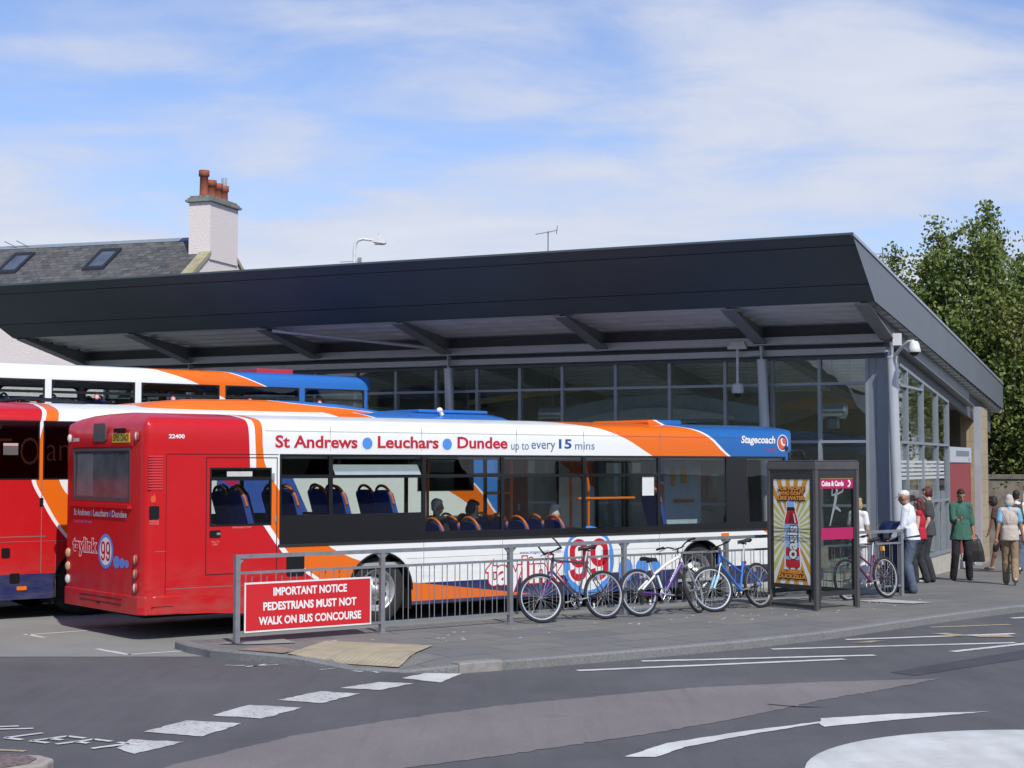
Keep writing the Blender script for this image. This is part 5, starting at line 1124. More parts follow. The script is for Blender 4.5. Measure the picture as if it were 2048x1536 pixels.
b=MB(); b.cbox((-.03,-.01,.80),(.05,.05,.07)); b.build('lamp',M_REFL,b4); b=MB(); b.cbox((.10,-.02,.335+.18),(.09,.02,.035)); b.build('spoke_reflector',M_REFL,b4)
# lettering on the white bicycle's down tube
D=Decal(lambda x,z,l:(.55+.195*x*1.0-.15*z*.19,-.034-.02*0-.001*l,.47+.25*x+.12*z)); D.text('MAMBA',0,.9,-.10,.12,0,1,.03); D.build('frame_lettering',[M_TW],b2)
# ================================================================ PHONE BOX
BX=TR((4.41,23.30,.10),FA)
box=thing('phone_box','dark framed phone box with a drink advert on one side and glass on the other','phone box',BX)
S_=.90; HB=2.16
M_BOX=mat('dark_bronze_aluminium',(.060,.060,.063),.42,.5,var=.1,scale=6); M_BOXT=mat('weathered_aluminium_trim',(.125,.122,.12),.45,.5,var=.12,scale=7); M_BGP=glass('box_glass',(.80,.83,.82),.07); M_MAGN=mat('magenta_panel',(.42,.012,.10),.4,var=.04)
for x,y in ((0,0),(S_,0),(0,S_),(S_,S_)):
    b=MB(); b.box((x-.03,y-.03,-.06),(x+.03,y+.03,HB-.12)); b.build('corner_post',M_BOXT,box,bevel=.006)
b=MB(); b.box((-.034,-.034,HB-.12),(S_+.034,S_+.034,HB-.005)); b.box((-.02,-.02,HB-.004),(S_+.02,S_+.02,HB+.02)); b.build('roof',M_BOXT,box,bevel=.01)
def pane_side(f,name,open_bottom=True):
    b=MB()
    for q in f['bars']: b.box(*q)
    return b.build(name,M_BOX,box)
# advert side (x=0 plane, looking along +x)
b=MB(); b.box((-.02,.031,.30),(.02,.09,HB-.121)); b.box((-.02,S_-.09,.30),(.02,S_-.031,HB-.121)); b.box((-.02,.09,HB-.26),(.02,S_-.09,HB-.121)); b.box((-.02,.09,.30),(.02,S_-.09,.36)); b.box((-.02,.035,.16),(.02,.07,.30)); b.box((-.015,.031,.04),(.015,S_-.031,.075)); ap=b.build('advert_panel',M_BOX,box)
b=MB(); b.box((-.012,.091,.361),(.012,S_-.091,HB-.261)); b.build('advert_board',mat('advert_backing',(.60,.62,.50),.5,var=.03),ap)
PW=S_-.182; 
D=Decal(lambda x,z,l:(-.0125-.0012*l,S_-.091-x,z))   # x runs from the far edge to the near edge
AD=[mat('advert_ochre',(.66,.34,.04),.45,var=.05),mat('advert_cream',(.84,.86,.78),.45,var=.03),mat('advert_red',(.55,.02,.03),.35,var=.04),mat('advert_sky_blue',(.30,.52,.80),.4,var=.04),mat('advert_black',(.02,.012,.01),.5,var=0),mat('advert_orange',(.78,.36,.04),.45,var=.05),mat('advert_olive',(.62,.60,.13),.45,var=.05),mat('advert_dark_red',(.22,.008,.015),.4,var=.03)]
z0a,z1a=.362,HB-.262; D.rect(0,PW,z0a,z1a,1,1)
cx_,cz_=PW*.5,(z0a+z1a)/2+.02
def clip(P):
    # keep a ray inside the poster
    out=P
    for ax,val,sg_ in ((0,0,1),(0,PW,-1),(1,z0a,1),(1,z1a,-1)):
        new=[]
        for i in range(len(out)):
            a,c=out[i],out[(i+1)%len(out)]; da=(a[ax]-val)*sg_; dc=(c[ax]-val)*sg_
            if da>=0: new.append(a)
            if da*dc<0: t_=da/(da-dc); new.append((a[0]+(c[0]-a[0])*t_,a[1]+(c[1]-a[1])*t_))
        out=new
        if len(out)<3: return None
    return out
for k in range(28):
    a=2*math.pi*(k+.2)/28; w=2*math.pi/28*.52; P=clip([(cx_,cz_),(cx_+3*math.cos(a),cz_+3*math.sin(a)),(cx_+3*math.cos(a+w),cz_+3*math.sin(a+w))])
    if P: D.poly(P,0 if abs(math.sin(a))>.88 else 6,2)
D.build('sunburst',AD,ap)
D=Decal(lambda x,z,l:(-.0125-.0012*l,S_-.091-x,z))
def bt(P,m,l,tilt=-.07):
    D.poly([(PW*.50+(x*.74)*math.cos(tilt)-(z-1.1)*math.sin(tilt)*-1*.55,1.1+(z-1.1)) for x,z in P],m,l)
hw=[(.60,.16),(.63,.19),(.75,.185),(.85,.175),(1.0,.18),(1.15,.19),(1.28,.175),(1.36,.14),(1.44,.10),(1.49,.085),(1.60,.085)]
def prof(grow,z0,z1):
    L=[]; 
    zs=[z for z,_ in hw if z0<z<z1]; f=lambda z: next((hw[i][1]+(hw[i+1][1]-hw[i][1])*(z-hw[i][0])/(hw[i+1][0]-hw[i][0]) for i in range(len(hw)-1) if hw[i][0]<=z<=hw[i+1][0]),hw[0][1] if z<hw[0][0] else hw[-1][1])
    zs=[z0]+zs+[z1]; return [(-f(z)-grow,z) for z in zs]+[(f(z)+grow,z) for z in reversed(zs)]
bt(prof(.035,.57,1.62),1,3); bt(prof(0,.60,1.46),2,4); bt(prof(.002,.90,1.24),3,5); bt(prof(-.10,1.26,1.42),7,5); bt(prof(0,.72,.77),3,5); bt(prof(.004,1.49,1.60),3,5); bt(prof(.012,1.44,1.49),4,5); bt([(-.13,.60),(-.09,.57),(-.05,.60)],7,6); bt([(.05,.60),(.09,.57),(.13,.60)],7,6)
bt([(.09,1.26),(.13,1.26),(.08,1.40),(.06,1.40)],1,6)
D.build('bottle_picture',AD,ap)
D=Decal(lambda x,z,l:(-.0125-.0012*l,S_-.091-PW*.5-.095+z*1.0-(x-.9)*.05,x)) # lettering running up the bottle
D.text('oasis',.73,1.22,-.01,.19,4,6,.075,ref=.02); D.text('oasis',.73,1.22,-.01,.19,1,7,.03); D.text('summer fruits',.86,1.20,.205,.245,1,6,.01)
D.build('bottle_lettering',AD,ap)
D=Decal(lambda x,z,l:(-.0125-.0012*l,S_-.091-x,z))
def slab(s_,a,c,z0,z1):
    D.text(s_,a+.008,c+.008,z0-.012,z1-.008,4,8,.13,ref=.05); D.text(s_,a,c,z0,z1,2,9,.085,ref=.05); D.text(s_,a,c,z0,z1,5,10,.045)
slab('FOR PEOPLE',.10,PW-.10,1.735,1.795); slab('WHO DON\'T',.12,PW-.12,1.665,1.725); slab('LIKE WATER',.10,PW-.10,1.595,1.655); D.build('slogan',AD,ap); D=Decal(lambda x,z,l:(-.0125-.0012*l,S_-.091-x,z)); slab('RUBBER',.16,PW-.14,.515,.575); slab('DUCKZILLA',.10,PW-.08,.445,.505)
D.build('slogan',AD,ap)
b=MB()
for z in (1.04,1.17): b.box((-.031,.091,z),(-.0245,S_-.091,z+.008))
b.build('glazing_bar',M_BOX,ap)
# door side (y=0 plane)
b=MB(); b.box((.031,-.02,.14),(.085,.02,HB-.121)); b.box((S_-.085,-.02,.14),(S_-.031,.02,HB-.121)); b.box((.085,-.02,HB-.24),(S_-.085,.02,HB-.121)); b.box((.085,-.02,.20),(S_-.085,.02,.27)); b.box((.04,-.02,.02),(.07,.02,.14)); b.box((S_-.075,-.02,.0),(S_-.035,.02,.14)); dr_=b.build('door',M_BOX,box)
MB().box((.086,-.004,.271),(S_-.086,.004,HB-.241)).build('pane',M_BGP,dr_)
b=MB(); b.box((.10,-.012,1.02),(S_-.09,-.0055,1.19)); b.build('push_bar',M_MAGN,dr_)
b=MB(); b.m(0).box((.088,-.014,HB-.395),(S_-.088,-.0055,HB-.25)); b.m(1).box((.088,-.0142,HB-.249),(S_-.088,-.0055,HB-.23)); hd=b.build('header_sign',[M_MAGN,mat('lime_strip',(.25,.55,.04),.4,var=0)],dr_)
D=Decal(lambda x,z,l:(x,-.0142-.0012*l,z)); D.text('Coins & Cards',.115,.60,HB-.36,HB-.28,0,1,.045)
D.poly([(.70,HB-.27),(.73,HB-.27),(.76,HB-.31),(.755,HB-.34),(.72,HB-.375),(.69,HB-.375),(.69,HB-.355),(.715,HB-.35),(.732,HB-.325),(.72,HB-.30),(.70,HB-.295)],0,1); D.build('lettering',[M_TW],hd)
# etched trumpeter on the pane
D=Decal(lambda x,z,l:(x,-.0048-.0012*l,z))
def st2(P,w):
    for i in range(len(P)-1):
        a,c=V(P[i]),V(P[i+1]); dd_=(c-a).normalized(); n=V((-dd_.y,dd_.x)); w0=w[i] if isinstance(w,list) else w; w1=w[i+1] if isinstance(w,list) else w
        D.poly([tuple(a-n*w0),tuple(c-n*w1),tuple(c+n*w1),tuple(a+n*w0)],0,1)
D.ell(.46,1.735,.025,.032,0,1); st2([(.44,1.70),(.43,1.60),(.40,1.50)],[.030,.028,.024]); st2([(.40,1.50),(.36,1.40),(.30,1.22)],[.026,.02,.012]); st2([(.40,1.50),(.48,1.47),(.54,1.43)],[.024,.02,.014]); st2([(.44,1.69),(.35,1.66),(.36,1.78)],[.014,.012,.010]); st2([(.46,1.68),(.58,1.72),(.62,1.80)],[.014,.012,.010]); st2([(.50,1.76),(.60,1.82),(.70,1.90)],[.006,.008,.016])
D.build('etched_figure',[mat('etched_glass',(.22,.25,.25),.8,var=.05)],dr_)
# the two far sides
for nm,A,Bv in (('side_panel',(S_-.02,0),1),('side_panel',(0,S_-.02),0)):
    b=MB()
    if Bv:
        for y0,y1,z0,z1 in ((.031,.085,.14,HB-.121),(S_-.085,S_-.031,.14,HB-.121),(.085,S_-.085,HB-.24,HB-.121),(.085,S_-.085,.20,.27)): b.box((S_-.02,y0,z0),(S_+.02,y1,z1))
        o=b.build(nm,M_BOX,box); MB().box((S_-.004,.086,.271),(S_+.004,S_-.086,HB-.241)).build('pane',M_BGP,o)
    else:
        for y0,y1,z0,z1 in ((.031,.085,.14,HB-.121),(S_-.085,S_-.031,.14,HB-.121),(.085,S_-.085,HB-.24,HB-.121),(.085,S_-.085,.20,.27)): b.box((y0,S_-.02,z0),(y1,S_+.02,z1))
        o=b.build(nm,M_BOX,box); MB().box((.086,S_-.004,.271),(S_-.086,S_+.004,HB-.241)).build('pane',M_BGP,o)
b=MB(); b.m(0).box((.06,.35,.70),(.22,.75,1.58)); b.m(1).rbox((.30,.84,.85),(.66,.87,1.55),.02); b.m(2).box((.36,.835,1.22),(.62,.8395,1.5)); b.m(3).box((.42,.83,1.0),(.56,.839,1.08)); b.m(0).tube([(.22,.45,1.4),(.26,.4,1.1),(.24,.45,.9)],.01,6); b.build('telephone',[M_ALU,M_BOX,mat('instruction_card',(.55,.56,.52),.7,var=.05),M_MAGN],box)
b=MB(); b.box((.10,.03,.62),(.30,.034,.92)); b.build('sticker',mat('grey_sticker',(.30,.28,.22),.7,var=.2,scale=20),box)
b=MB(); b.box((-.02,-.02,-.05),(S_+.02,S_+.02,.018)); b.build('base_slab',mat('box_base',(.14,.14,.13),.85,var=.15),box)
# ================================================================ LITTER BIN
bn=thing('litter_bin','navy litter bin with a rounded hood behind the railing end','bin',TR((6.62,27.75,.03),.35))
M_NAVB=mat('navy_plastic',(.012,.022,.085),.4,var=.12,coat=.2)
b=MB(); b.lathe([(.24,0),(.27,.03),(.28,.85),(.29,.86),(.29,.90)],24); b.build('drum',M_NAVB,bn)
b=MB(); b.lathe([(.29,1.03),(.285,1.10),(.25,1.17),(.16,1.21),(.001,1.22)],24); 
for k in range(4): a=math.pi/2*k+.78; b.cbox((.25*math.cos(a),.25*math.sin(a),.965),(.07,.07,.135))
b.build('hood',M_NAVB,bn)
b=MB(); b.cyl((0,0,.5),(0,0,.86),.25,.25,20); b.build('liner',M_UND,bn)
b=MB(); b.m(0).box((-.13,-.285,.5),(.13,-.278,.66)); b.build('label_plate',mat('gold_label',(.35,.30,.12),.5,var=.1),bn)
# crumpled paper by the kerb
b=MB(); random.seed(5)
vs=[]; 
b.sphere((0,0,.035),(.07,.05,.04),n=8,m=6); b.v=[(x+random.uniform(-.018,.018),y+random.uniform(-.018,.018),z+random.uniform(-.012,.012)) for x,y,z in b.v]; b.sm=[False]*len(b.f)
lt=b.build('crumpled_paper',mat('litter_white',(.78,.79,.78),.7,var=.05),None,TR((7.1,23.93,gz(7.1,23.93)+.01))); tag(lt,'crumpled white paper lying in the gutter by the kerb','litter')
# ================================================================ PEOPLE
class Blob:
    """overlapping tapered limbs and ellipsoids fused into one continuous skin"""
    def __init__(s): s.b=MB()
    def cap(s,p0,p1,r0,r1=None):
        r1=r0 if r1 is None else r1; s.b.cyl(p0,p1,r0,r1,14); s.b.sphere(tuple(p0),r0,n=14,m=8); s.b.sphere(tuple(p1),r1,n=14,m=8); return s
    def ell(s,c,r,M=None): s.b.sphere((0,0,0),r,M=MX.Translation(V(c))@(M or MX.Identity(4)),n=18,m=12); return s
    def chain(s,P,rr):
        for i in range(len(P)-1): s.cap(P[i],P[i+1],rr[i],rr[i+1])
        return s
    def hem(s,c0,c1,r0,r1,n=24):
        # open-hemmed garment section: an elliptical tube with flat ends
        vs=[tuple(V(c)+V((r[0]*math.cos(2*math.pi*i/n),r[1]*math.sin(2*math.pi*i/n)*(1),0))) for c,r in ((c0,r0),(c1,r1)) for i in range(n)]
        s.b.add(vs,[(i,(i+1)%n,(i+1)%n+n,i+n) for i in range(n)]+[list(range(n-1,-1,-1)),list(range(n,2*n))],None,True); return s
    def build(s,name,m,parent,vox=.012,smooth=2):
        o=s.b.build(name,m,None)
        md=o.modifiers.new('r','REMESH'); md.mode='VOXEL'; md.voxel_size=vox; md.use_smooth_shade=True
        if smooth: sm=o.modifiers.new('s','SMOOTH'); sm.iterations=smooth*2; sm.factor=.5
        dg=bpy.context.evaluated_depsgraph_get(); me=bpy.data.meshes.new_from_object(o.evaluated_get(dg)); old=o.data
        o.modifiers.clear(); o.data=me; bpy.data.meshes.remove(old); me.name=name
        if not me.materials: me.materials.append(m)
        me.polygons.foreach_set('use_smooth',[True]*len(me.polygons)); o.parent=parent; return o
def ik(a,c,l1,l2,pole):
    a,c=V(a),V(c); d=c-a; L=min(d.length,(l1+l2)*.999); dn=d.normalized(); c=a+dn*L
    x=(l1*l1-l2*l2+L*L)/(2*L); h=math.sqrt(max(0,l1*l1-x*x)); p=V(pole); p=(p-dn*p.dot(dn)).normalized(); return a+dn*x+p*h,c
SKINS={'fair':(.52,.30,.21),'tan':(.36,.19,.12),'pale':(.60,.40,.31),'brown':(.20,.10,.06)}
def skin(k): return mat('skin_'+k,SKINS[k],.55,var=.10,scale=10)
def cloth(name,c,var=.16):
    if name in MATS: return MATS[name]
    t=NT(name); n=t.noise(6.5,3,.5,None,(1,1,.6),1.2); m=t.noise(90,2,.6); t.col(t.mix(t.ramp(n,.3,.7),tuple(x*(1-var) for x in c),tuple(min(1,x*(1+var)) for x in c))); t.set(rough=.9)
    t.bump(t.math('ADD',n,t.math('MULTIPLY',m,.05)),.7,.05); MATS[name]=t.m; return t.m
def person(label,loc,rz,H=1.75,sk='fair',top=None,topm=None,sleeve='short',legm=None,shoem=None,hairm=None,hair='short',lean=0.,feet=None,hands=None,head=(0,0,0),female=False,group=None,short_legs=False,seated=False,vest=None,cap_=None,apron=None,cat='person',hang=0.,fold=None):
    """local frame: faces +y, right hand at +x"""
    k=H/1.75; t=thing('person',label,cat,TR(loc,rz)@MX.Diagonal((.92,.94,1,1)),group); hipz=.93*k if not seated else .50
    Lx=MX.Translation((0,0,hipz))@MX.Rotation(-lean,4,'X')@MX.Translation((0,0,-hipz))
    def up(x,y,z): return Lx@V((x*k,y*k,hipz+(z-.93)*k))
    sw=.168 if not female else .150; hw=.085
    sh=[up(s*sw,0,1.43) for s in (-1,1)]; hp=[V((s*hw*k,0,hipz-.01)) for s in (-1,1)]
    neck=up(0,-.005,1.50); hc=up(head[0],.02+head[1],1.635+head[2])
    feet=feet or [(-.11,0,0),(.11,.03,0)]
    kn=[];an=[]
    for i in (0,1):
        f=feet[i]; a_=V((f[0]*k,f[1]*k,(.085+f[2])*k)); kk,a_=ik(hp[i],a_,.435*k,.425*k,(0.05*(1 if i else -1),1,.1)); kn.append(kk); an.append(a_)
    hands=hands or [(-.26,.05,.82),(.26,.05,.82)]
    el=[];wr=[]
    for i in (0,1):
        h=hands[i]; w=V((h[0]*k,h[1]*k,h[2]*k)) if len(h)==3 else up(*h[:3]); pole=(.35*(1 if i else -1),-1,-.25) if len(h)<4 else h[3]
        e,w=ik(sh[i],w,.29*k,.255*k,pole); el.append(e); wr.append(w)
    # head orientation
    yaw=head[3] if len(head)>3 else 0.; pit=head[4] if len(head)>4 else 0.
    HM=MX.Translation(hc)@MX.Rotation(yaw,4,'Z')@MX.Rotation(-pit-lean*.6,4,'X'); hk=k*1.0
    P=lambda x,y,z: HM@V((x*hk,y*hk,z*hk))
    B=Blob()
    B.cap(neck-V((0,0,.03)),P(0,-.015,-.07),.058*k,.052*k)
    B.ell(P(0,-.008,.022),(.076*hk,.094*hk,.098*hk),HM.to_3x3().to_4x4()); B.ell(P(0,.030,-.055),(.058*hk,.062*hk,.066*hk),HM.to_3x3().to_4x4())
    B.ell(P(0,.100,-.022),(.013*hk,.022*hk,.022*hk),HM.to_3x3().to_4x4()); B.cap(P(0,.088,.03),P(0,.102,-.02),.010*hk,.013*hk)
    for s in (-1,1): B.ell(P(s*.078,-.005,-.01),(.012*hk,.022*hk,.034*hk),HM.to_3x3().to_4x4())
    B.ell(up(0,.01,1.28),(.155*k,.105*k,.20*k)); B.ell(up(0,.01,1.08),(.135*k,.10*k,.15*k)); B.ell(V((0,0,hipz+.0)),(.155*k,.105*k,.12*k)); B.cap(sh[0],sh[1],.062*k)
    for i in (0,1):
        B.chain([sh[i],el[i],wr[i]],[.052*k,.040*k,.028*k])
        d=(wr[i]-el[i]).normalized(); side=d.cross(V((0,1,.2))).normalized(); fw=side.cross(d).normalized()
        pm=wr[i]+d*.05*k; B.cap(wr[i],pm,.026*k,.030*k); B.cap(pm-side*.022*k,pm+side*.022*k,.019*k)
        for q in range(4):
            b0=wr[i]+d*.085*k+side*(q-1.5)*.019*k; ln=(.062,.072,.068,.052)[q]*k
            m_=b0+d*ln*.5+fw*.012*k; B.chain([b0-d*.02*k,m_,m_+d*ln*.36+fw*.026*k],[.0105*k,.0095*k,.008*k])
        sgn=1 if i==0 else -1
        B.chain([wr[i]+d*.02*k+side*sgn*.02*k,wr[i]+d*.055*k+side*sgn*.05*k+fw*.012*k,wr[i]+d*.085*k+side*sgn*.05*k+fw*.03*k],[.014*k,.011*k,.009*k])
        B.chain([hp[i],kn[i],an[i]],[.078*k,.052*k,.037*k]); B.ell(kn[i].lerp(an[i],.32)+V((0,-.018*k,0)),(.050*k,.054*k,.10*k))
        if not shoem: B.cap(an[i],an[i]+V((0,.13*k,-.05*k)),.036*k,.028*k)
    B.build('body',skin(sk),t,.0105)
    # trousers
    if legm:
        Bt=Blob(); Bt.ell(V((0,-.005,hipz+.01)),(.172*k,.125*k,.135*k))
        for i in (0,1):
            if short_legs: q=kn[i].lerp(an[i],short_legs); Bt.chain([hp[i],kn[i],q],[.098*k,.076*k,.062*k])
            else: Bt.chain([hp[i],kn[i],an[i]+V((0,-.005,-.02*k))],[.098*k,.084*k,.072*k]); Bt.cap(kn[i].lerp(an[i],.2)+V((0,-.014,0)),an[i]+V((0,-.014,-.015*k)),.084*k,.076*k)
        Bt.build('trousers',legm,t,.013)
    # shoes
    if shoem:
        for i in (0,1):
            Bs=Blob(); rot=0; pt=feet[i][3] if len(feet[i])>3 else 0
            M=MX.Translation(an[i])@MX.Rotation(pt,4,'X'); q=lambda x,y,z: M@V((x*k,y*k,z*k))
            Bs.cap(q(0,-.035,-.045),q(0,.06,-.050),.042*k,.038*k); Bs.cap(q(0,.06,-.052),q(0,.155,-.060),.038*k,.028*k); Bs.cap(q(0,-.03,-.07),q(0,.15,-.072),.016*k,.016*k); Bs.build('shoe',shoem,t,.010,1)
    # upper garment
    if topm:
        Bu=Blob(); Bu.ell(up(0,.008,1.27),(.178*k,.128*k,.215*k)); Bu.ell(up(0,.012,1.08),(.165*k,.125*k,.17*k)); Bu.cap(sh[0]+V((0,0,.0)),sh[1],.074*k)
        if hang is not None: Bu.hem(up(0,.008,1.12),V((0,.0,(.90-hang)*k)) if not seated else up(0,.008,.92),(.168*k,.126*k),((.190+.38*max(0,hang))*k,(.142+.25*max(0,hang))*k))
        Bu.cap(neck-V((0,0,.05*k)),neck-V((0,0,.02*k)),.075*k,.066*k)
        if female: Bu.ell(up(-.07,.09,1.27),(.07*k,.06*k,.075*k)); Bu.ell(up(.07,.09,1.27),(.07*k,.06*k,.075*k))
        for i in (0,1):
            if sleeve=='short': Bu.cap(sh[i],sh[i].lerp(el[i],.62),.074*k,.072*k)
            elif sleeve=='elbow': Bu.chain([sh[i],el[i],el[i].lerp(wr[i],.22)],[.076*k,.070*k,.062*k])
            elif sleeve=='long': Bu.chain([sh[i],el[i],wr[i]],[.074*k,.062*k,.046*k])
        to=Bu.build('top',topm,t,.0125)
        if fold: fold(up,k,to)
    if vest:
        Bv=Blob(); Bv.ell(up(0,.005,1.27),(.190*k,.138*k,.215*k)); Bv.ell(up(0,.005,1.06),(.185*k,.140*k,.19*k)); Bv.cap(sh[0].lerp(sh[1],.06),sh[1].lerp(sh[0],.06),.080*k); Bv.hem(up(0,.005,1.12),V((0,-.003,.86*k)),(.180*k,.136*k),(.198*k,.150*k)); Bv.build('waistcoat',vest,t,.0125)
    # hair
    if hairm:
        Bh=Blob(); hr=HM.to_3x3().to_4x4()
        Bh.ell(P(0,-.028,.038),(.084*hk,.088*hk,.090*hk),hr); Bh.ell(P(0,.012,.078),(.066*hk,.068*hk,.042*hk),hr)
        if hair in ('short','mop'): Bh.ell(P(0,-.055,-.015),(.070*hk,.050*hk,.065*hk),hr)
        if hair=='mop':
            for s in (-1,1): Bh.ell(P(s*.068,.0,.01),(.026*hk,.05*hk,.065*hk),hr)
            Bh.ell(P(0,.066,.075),(.06*hk,.03*hk,.030*hk),hr)
        if hair=='bob':
            for s in (-1,1): Bh.ell(P(s*.066,-.025,-.03),(.034*hk,.062*hk,.085*hk),hr)
            Bh.ell(P(0,-.07,-.03),(.078*hk,.045*hk,.090*hk),hr); Bh.ell(P(0,.02,.085),(.075*hk,.075*hk,.04*hk),hr)
        if hair=='long':
            for s in (-1,1): Bh.chain([P(s*.066,-.01,.0),P(s*.075,-.01,-.12),P(s*.07,.01,-.24)],[.034*hk,.034*hk,.02*hk])
            Bh.chain([P(0,-.07,0),P(0,-.08,-.14),P(0,-.075,-.26)],[.062*hk,.066*hk,.045*hk])
        Bh.build('hair',hairm,t,.011,1)
    for s in (-1,1): MB().sphere(tuple(P(s*.031,.083,.012)),(.010*hk,.007*hk,.007*hk),n=8,m=6).build('eye',mat('dark_eye',(.02,.015,.012),.25,var=0),t)
    b=MB(); b.sphere(tuple(P(0,.090,-.062)),(.021*hk,.006*hk,.006*hk),n=10,m=6); b.build('mouth',mat('lip',(.33,.12,.10),.5,var=0),t)
    if cap_:
        Bc=Blob(); hr=HM.to_3x3().to_4x4(); Bc.ell(P(0,-.01,.055),(.088*hk,.105*hk,.075*hk),hr); Bc.build('cap',cap_,t,.010,1)
        b=MB(); n=8; top_=[];bot=[]
        for i in range(n+1):
            a=math.pi*i/n; top_.append(P(.080*math.cos(a),.065+.145*math.sin(a),.050-.020*math.sin(a)))
        b.add([tuple(q) for q in top_]+[tuple(q-V((0,0,.008))) for q in top_],[list(range(n+1)),list(range(2*n+1,n,-1))]+[(i,i+n+1,i+n+2,i+1) for i in range(n)]+[(n,2*n+1,n+1,0)]); b.build('peak',cap_,t)
    t['_w']=0; del t['_w']
    return t,dict(up=up,sh=sh,wr=wr,el=el,k=k,hp=hp,M=TR(loc,rz)@MX.Diagonal((.92,.94,1,1)))
GZ=lambda x,y:(x,y,pz(x,y)+.004)
# facing: local +y turned by rz;  rz=0 looks away from the camera, pi towards it, +pi/2 to the left
SH_BLK=mat('black_shoe_leather',(.015,.015,.016),.4,var=.1); SH_WHT=mat('white_trainer',(.66,.66,.64),.6,var=.08)
M_DHAIR=mat('dark_hair',(.018,.012,.010),.6,var=.3,scale=40,bump=.4); M_GHAIR=mat('grey_hair',(.50,.47,.42),.7,var=.25,scale=40,bump=.4); M_RHAIR=mat('auburn_hair',(.085,.014,.014),.55,var=.3,scale=40,bump=.4); M_BHAIR=mat('blonde_hair',(.42,.27,.11),.6,var=.25,scale=40,bump=.4)
M_JEAN=cloth('blue_denim',(.085,.115,.165)); M_DJEAN=cloth('black_denim',(.028,.032,.038)); M_BLKT=cloth('black_trouser_cloth',(.014,.014,.018)); M_KHA=cloth('khaki_cotton',(.27,.19,.115))
# man in a cap leaning on the railing end
p,i_=person('man in a pale cap, white shirt and blue jeans leaning over the railing end',GZ(6.80,27.25),R(62),1.74,'tan',topm=cloth('white_shirt_cotton',(.70,.74,.80),.05),sleeve='long',legm=M_JEAN,shoem=SH_BLK,hairm=None,lean=.16,feet=[(-.10,-.02,0),(.10,.05,0)],hands=[(-.20,.30,.96),(.17,.32,.98)],head=(0,.02,0,0,.12),cap_=cloth('cream_cap_cotton',(.74,.72,.64),.12),hang=0.)
cp=TR((0,0,0)); 
b=MB(); 
b.tube([tuple(i_['up'](.175*math.cos(a),.13*math.sin(a),.955)) for a in (2*math.pi*q/18 for q in range(18))],.017,6,closed=True); b.build('belt',SH_BLK,p)
# couple
p,_=person('young man with auburn hair in a grey printed T-shirt and black jeans',GZ(7.98,30.75),R(70),1.80,'pale',topm=cloth('charcoal_jersey',(.060,.058,.062)),sleeve='short',legm=M_DJEAN,shoem=SH_BLK,hairm=M_RHAIR,hair='mop',feet=[(-.11,-.06,0),(.12,.08,0)],hands=[(-.22,.10,.92),(.20,.22,1.08)],head=(0,.0,0,R(15),.08),hang=.04)
D=Decal(lambda x,z,l:(.165+0*l,-.10+x,1.36+z*.9)); 
bb=MB(); vs_,fs_=textmesh('OUTS',.03); bb.add([(-.02+.0*x, .0,0) for x,z in vs_],fs_) if False else None
D=Decal(lambda x,z,l:(-.10+x,-(.158 if False else .132)-.002*l,1.335+z)); D.text('UNITY',.02,.18,0,.045,0,1,.02); D.build('back_print',[mat('white_print',(.62,.60,.60),.7,var=0)],p)
p,_=person('young woman with long auburn hair in a red vest top, beside the taller man',GZ(7.72,30.35),R(60),1.60,'pale',topm=cloth('red_vest_cotton',(.42,.015,.035)),sleeve='none',legm=M_DJEAN,shoem=SH_WHT,hairm=M_RHAIR,hair='long',female=True,feet=[(-.09,.10,0),(.10,-.10,0)],hands=[(-.17,.22,1.0),(.17,.16,.98)],head=(0,.02,0,R(5),.15),hang=0)
# man in green with a bag
p,gi=person('man in a loose green shirt reading something in his hand, carrying a black bag',GZ(8.78,31.4),R(176),1.77,'tan',topm=cloth('green_shirt_cotton',(.045,.135,.100)),sleeve='elbow',legm=M_BLKT,shoem=SH_BLK,hairm=M_DHAIR,hair='short',feet=[(-.17,.0,0),(.17,.02,0)],hands=[(-.27,.02,.80),(.09,.29,1.18)],head=(.0,.03,-.01,R(5),.42),hang=.13)
b=MB(); b.box((.06,.30,1.175),(.14,.37,1.185)); b.build('paper_slip',mat('white_paper',(.74,.76,.77)),p)
wl=gi['wr'][0]; wM=gi['M']@wl
bg=thing('carrier_bag','black shopping bag hanging from the hand of the man in green','bag',TR((wM.x,wM.y,wM.z-.085),R(160)))
b=MB(); L_=[]
for z,hx,hy in ((-.46,.20,.07),(-.44,.215,.08),(-.25,.19,.085),(-.10,.15,.06),(-.02,.12,.03)): L_.append([(hx*math.copysign(abs(math.cos(a))**.5,math.cos(a)),hy*math.copysign(abs(math.sin(a))**.7,math.sin(a)),z) for a in (2*math.pi*q/16 for q in range(16))])
for r in range(4):
    for q in range(16): b.add([L_[r][q],L_[r][(q+1)%16],L_[r+1][(q+1)%16],L_[r+1][q]],[(0,1,2,3)],smooth=True)
b.add(L_[0],[list(range(16))]); b.add(L_[-1],[list(range(16))]); b.build('sack',mat('black_bag_fabric',(.014,.014,.015),.6,var=.2,scale=8,bump=.5),bg)
b=MB(); 
for y in (-.03,.03): b.tube([(-.09,y,-.03),(-.06,y*.6,.05),(0,0,.085),(.06,y*.6,.05),(.09,y,-.03)],.009,6)
b.build('handle',M_RUB,bg)
D=Decal(lambda x,z,l:(x,-.088-.001*l,z)); 
for q in range(3): D.ell(0,-.17-.09*q,.07,.035,0,1)
D.build('print',[mat('faded_bag_print',(.06,.05,.05),.7,var=.4,scale=30)],bg)
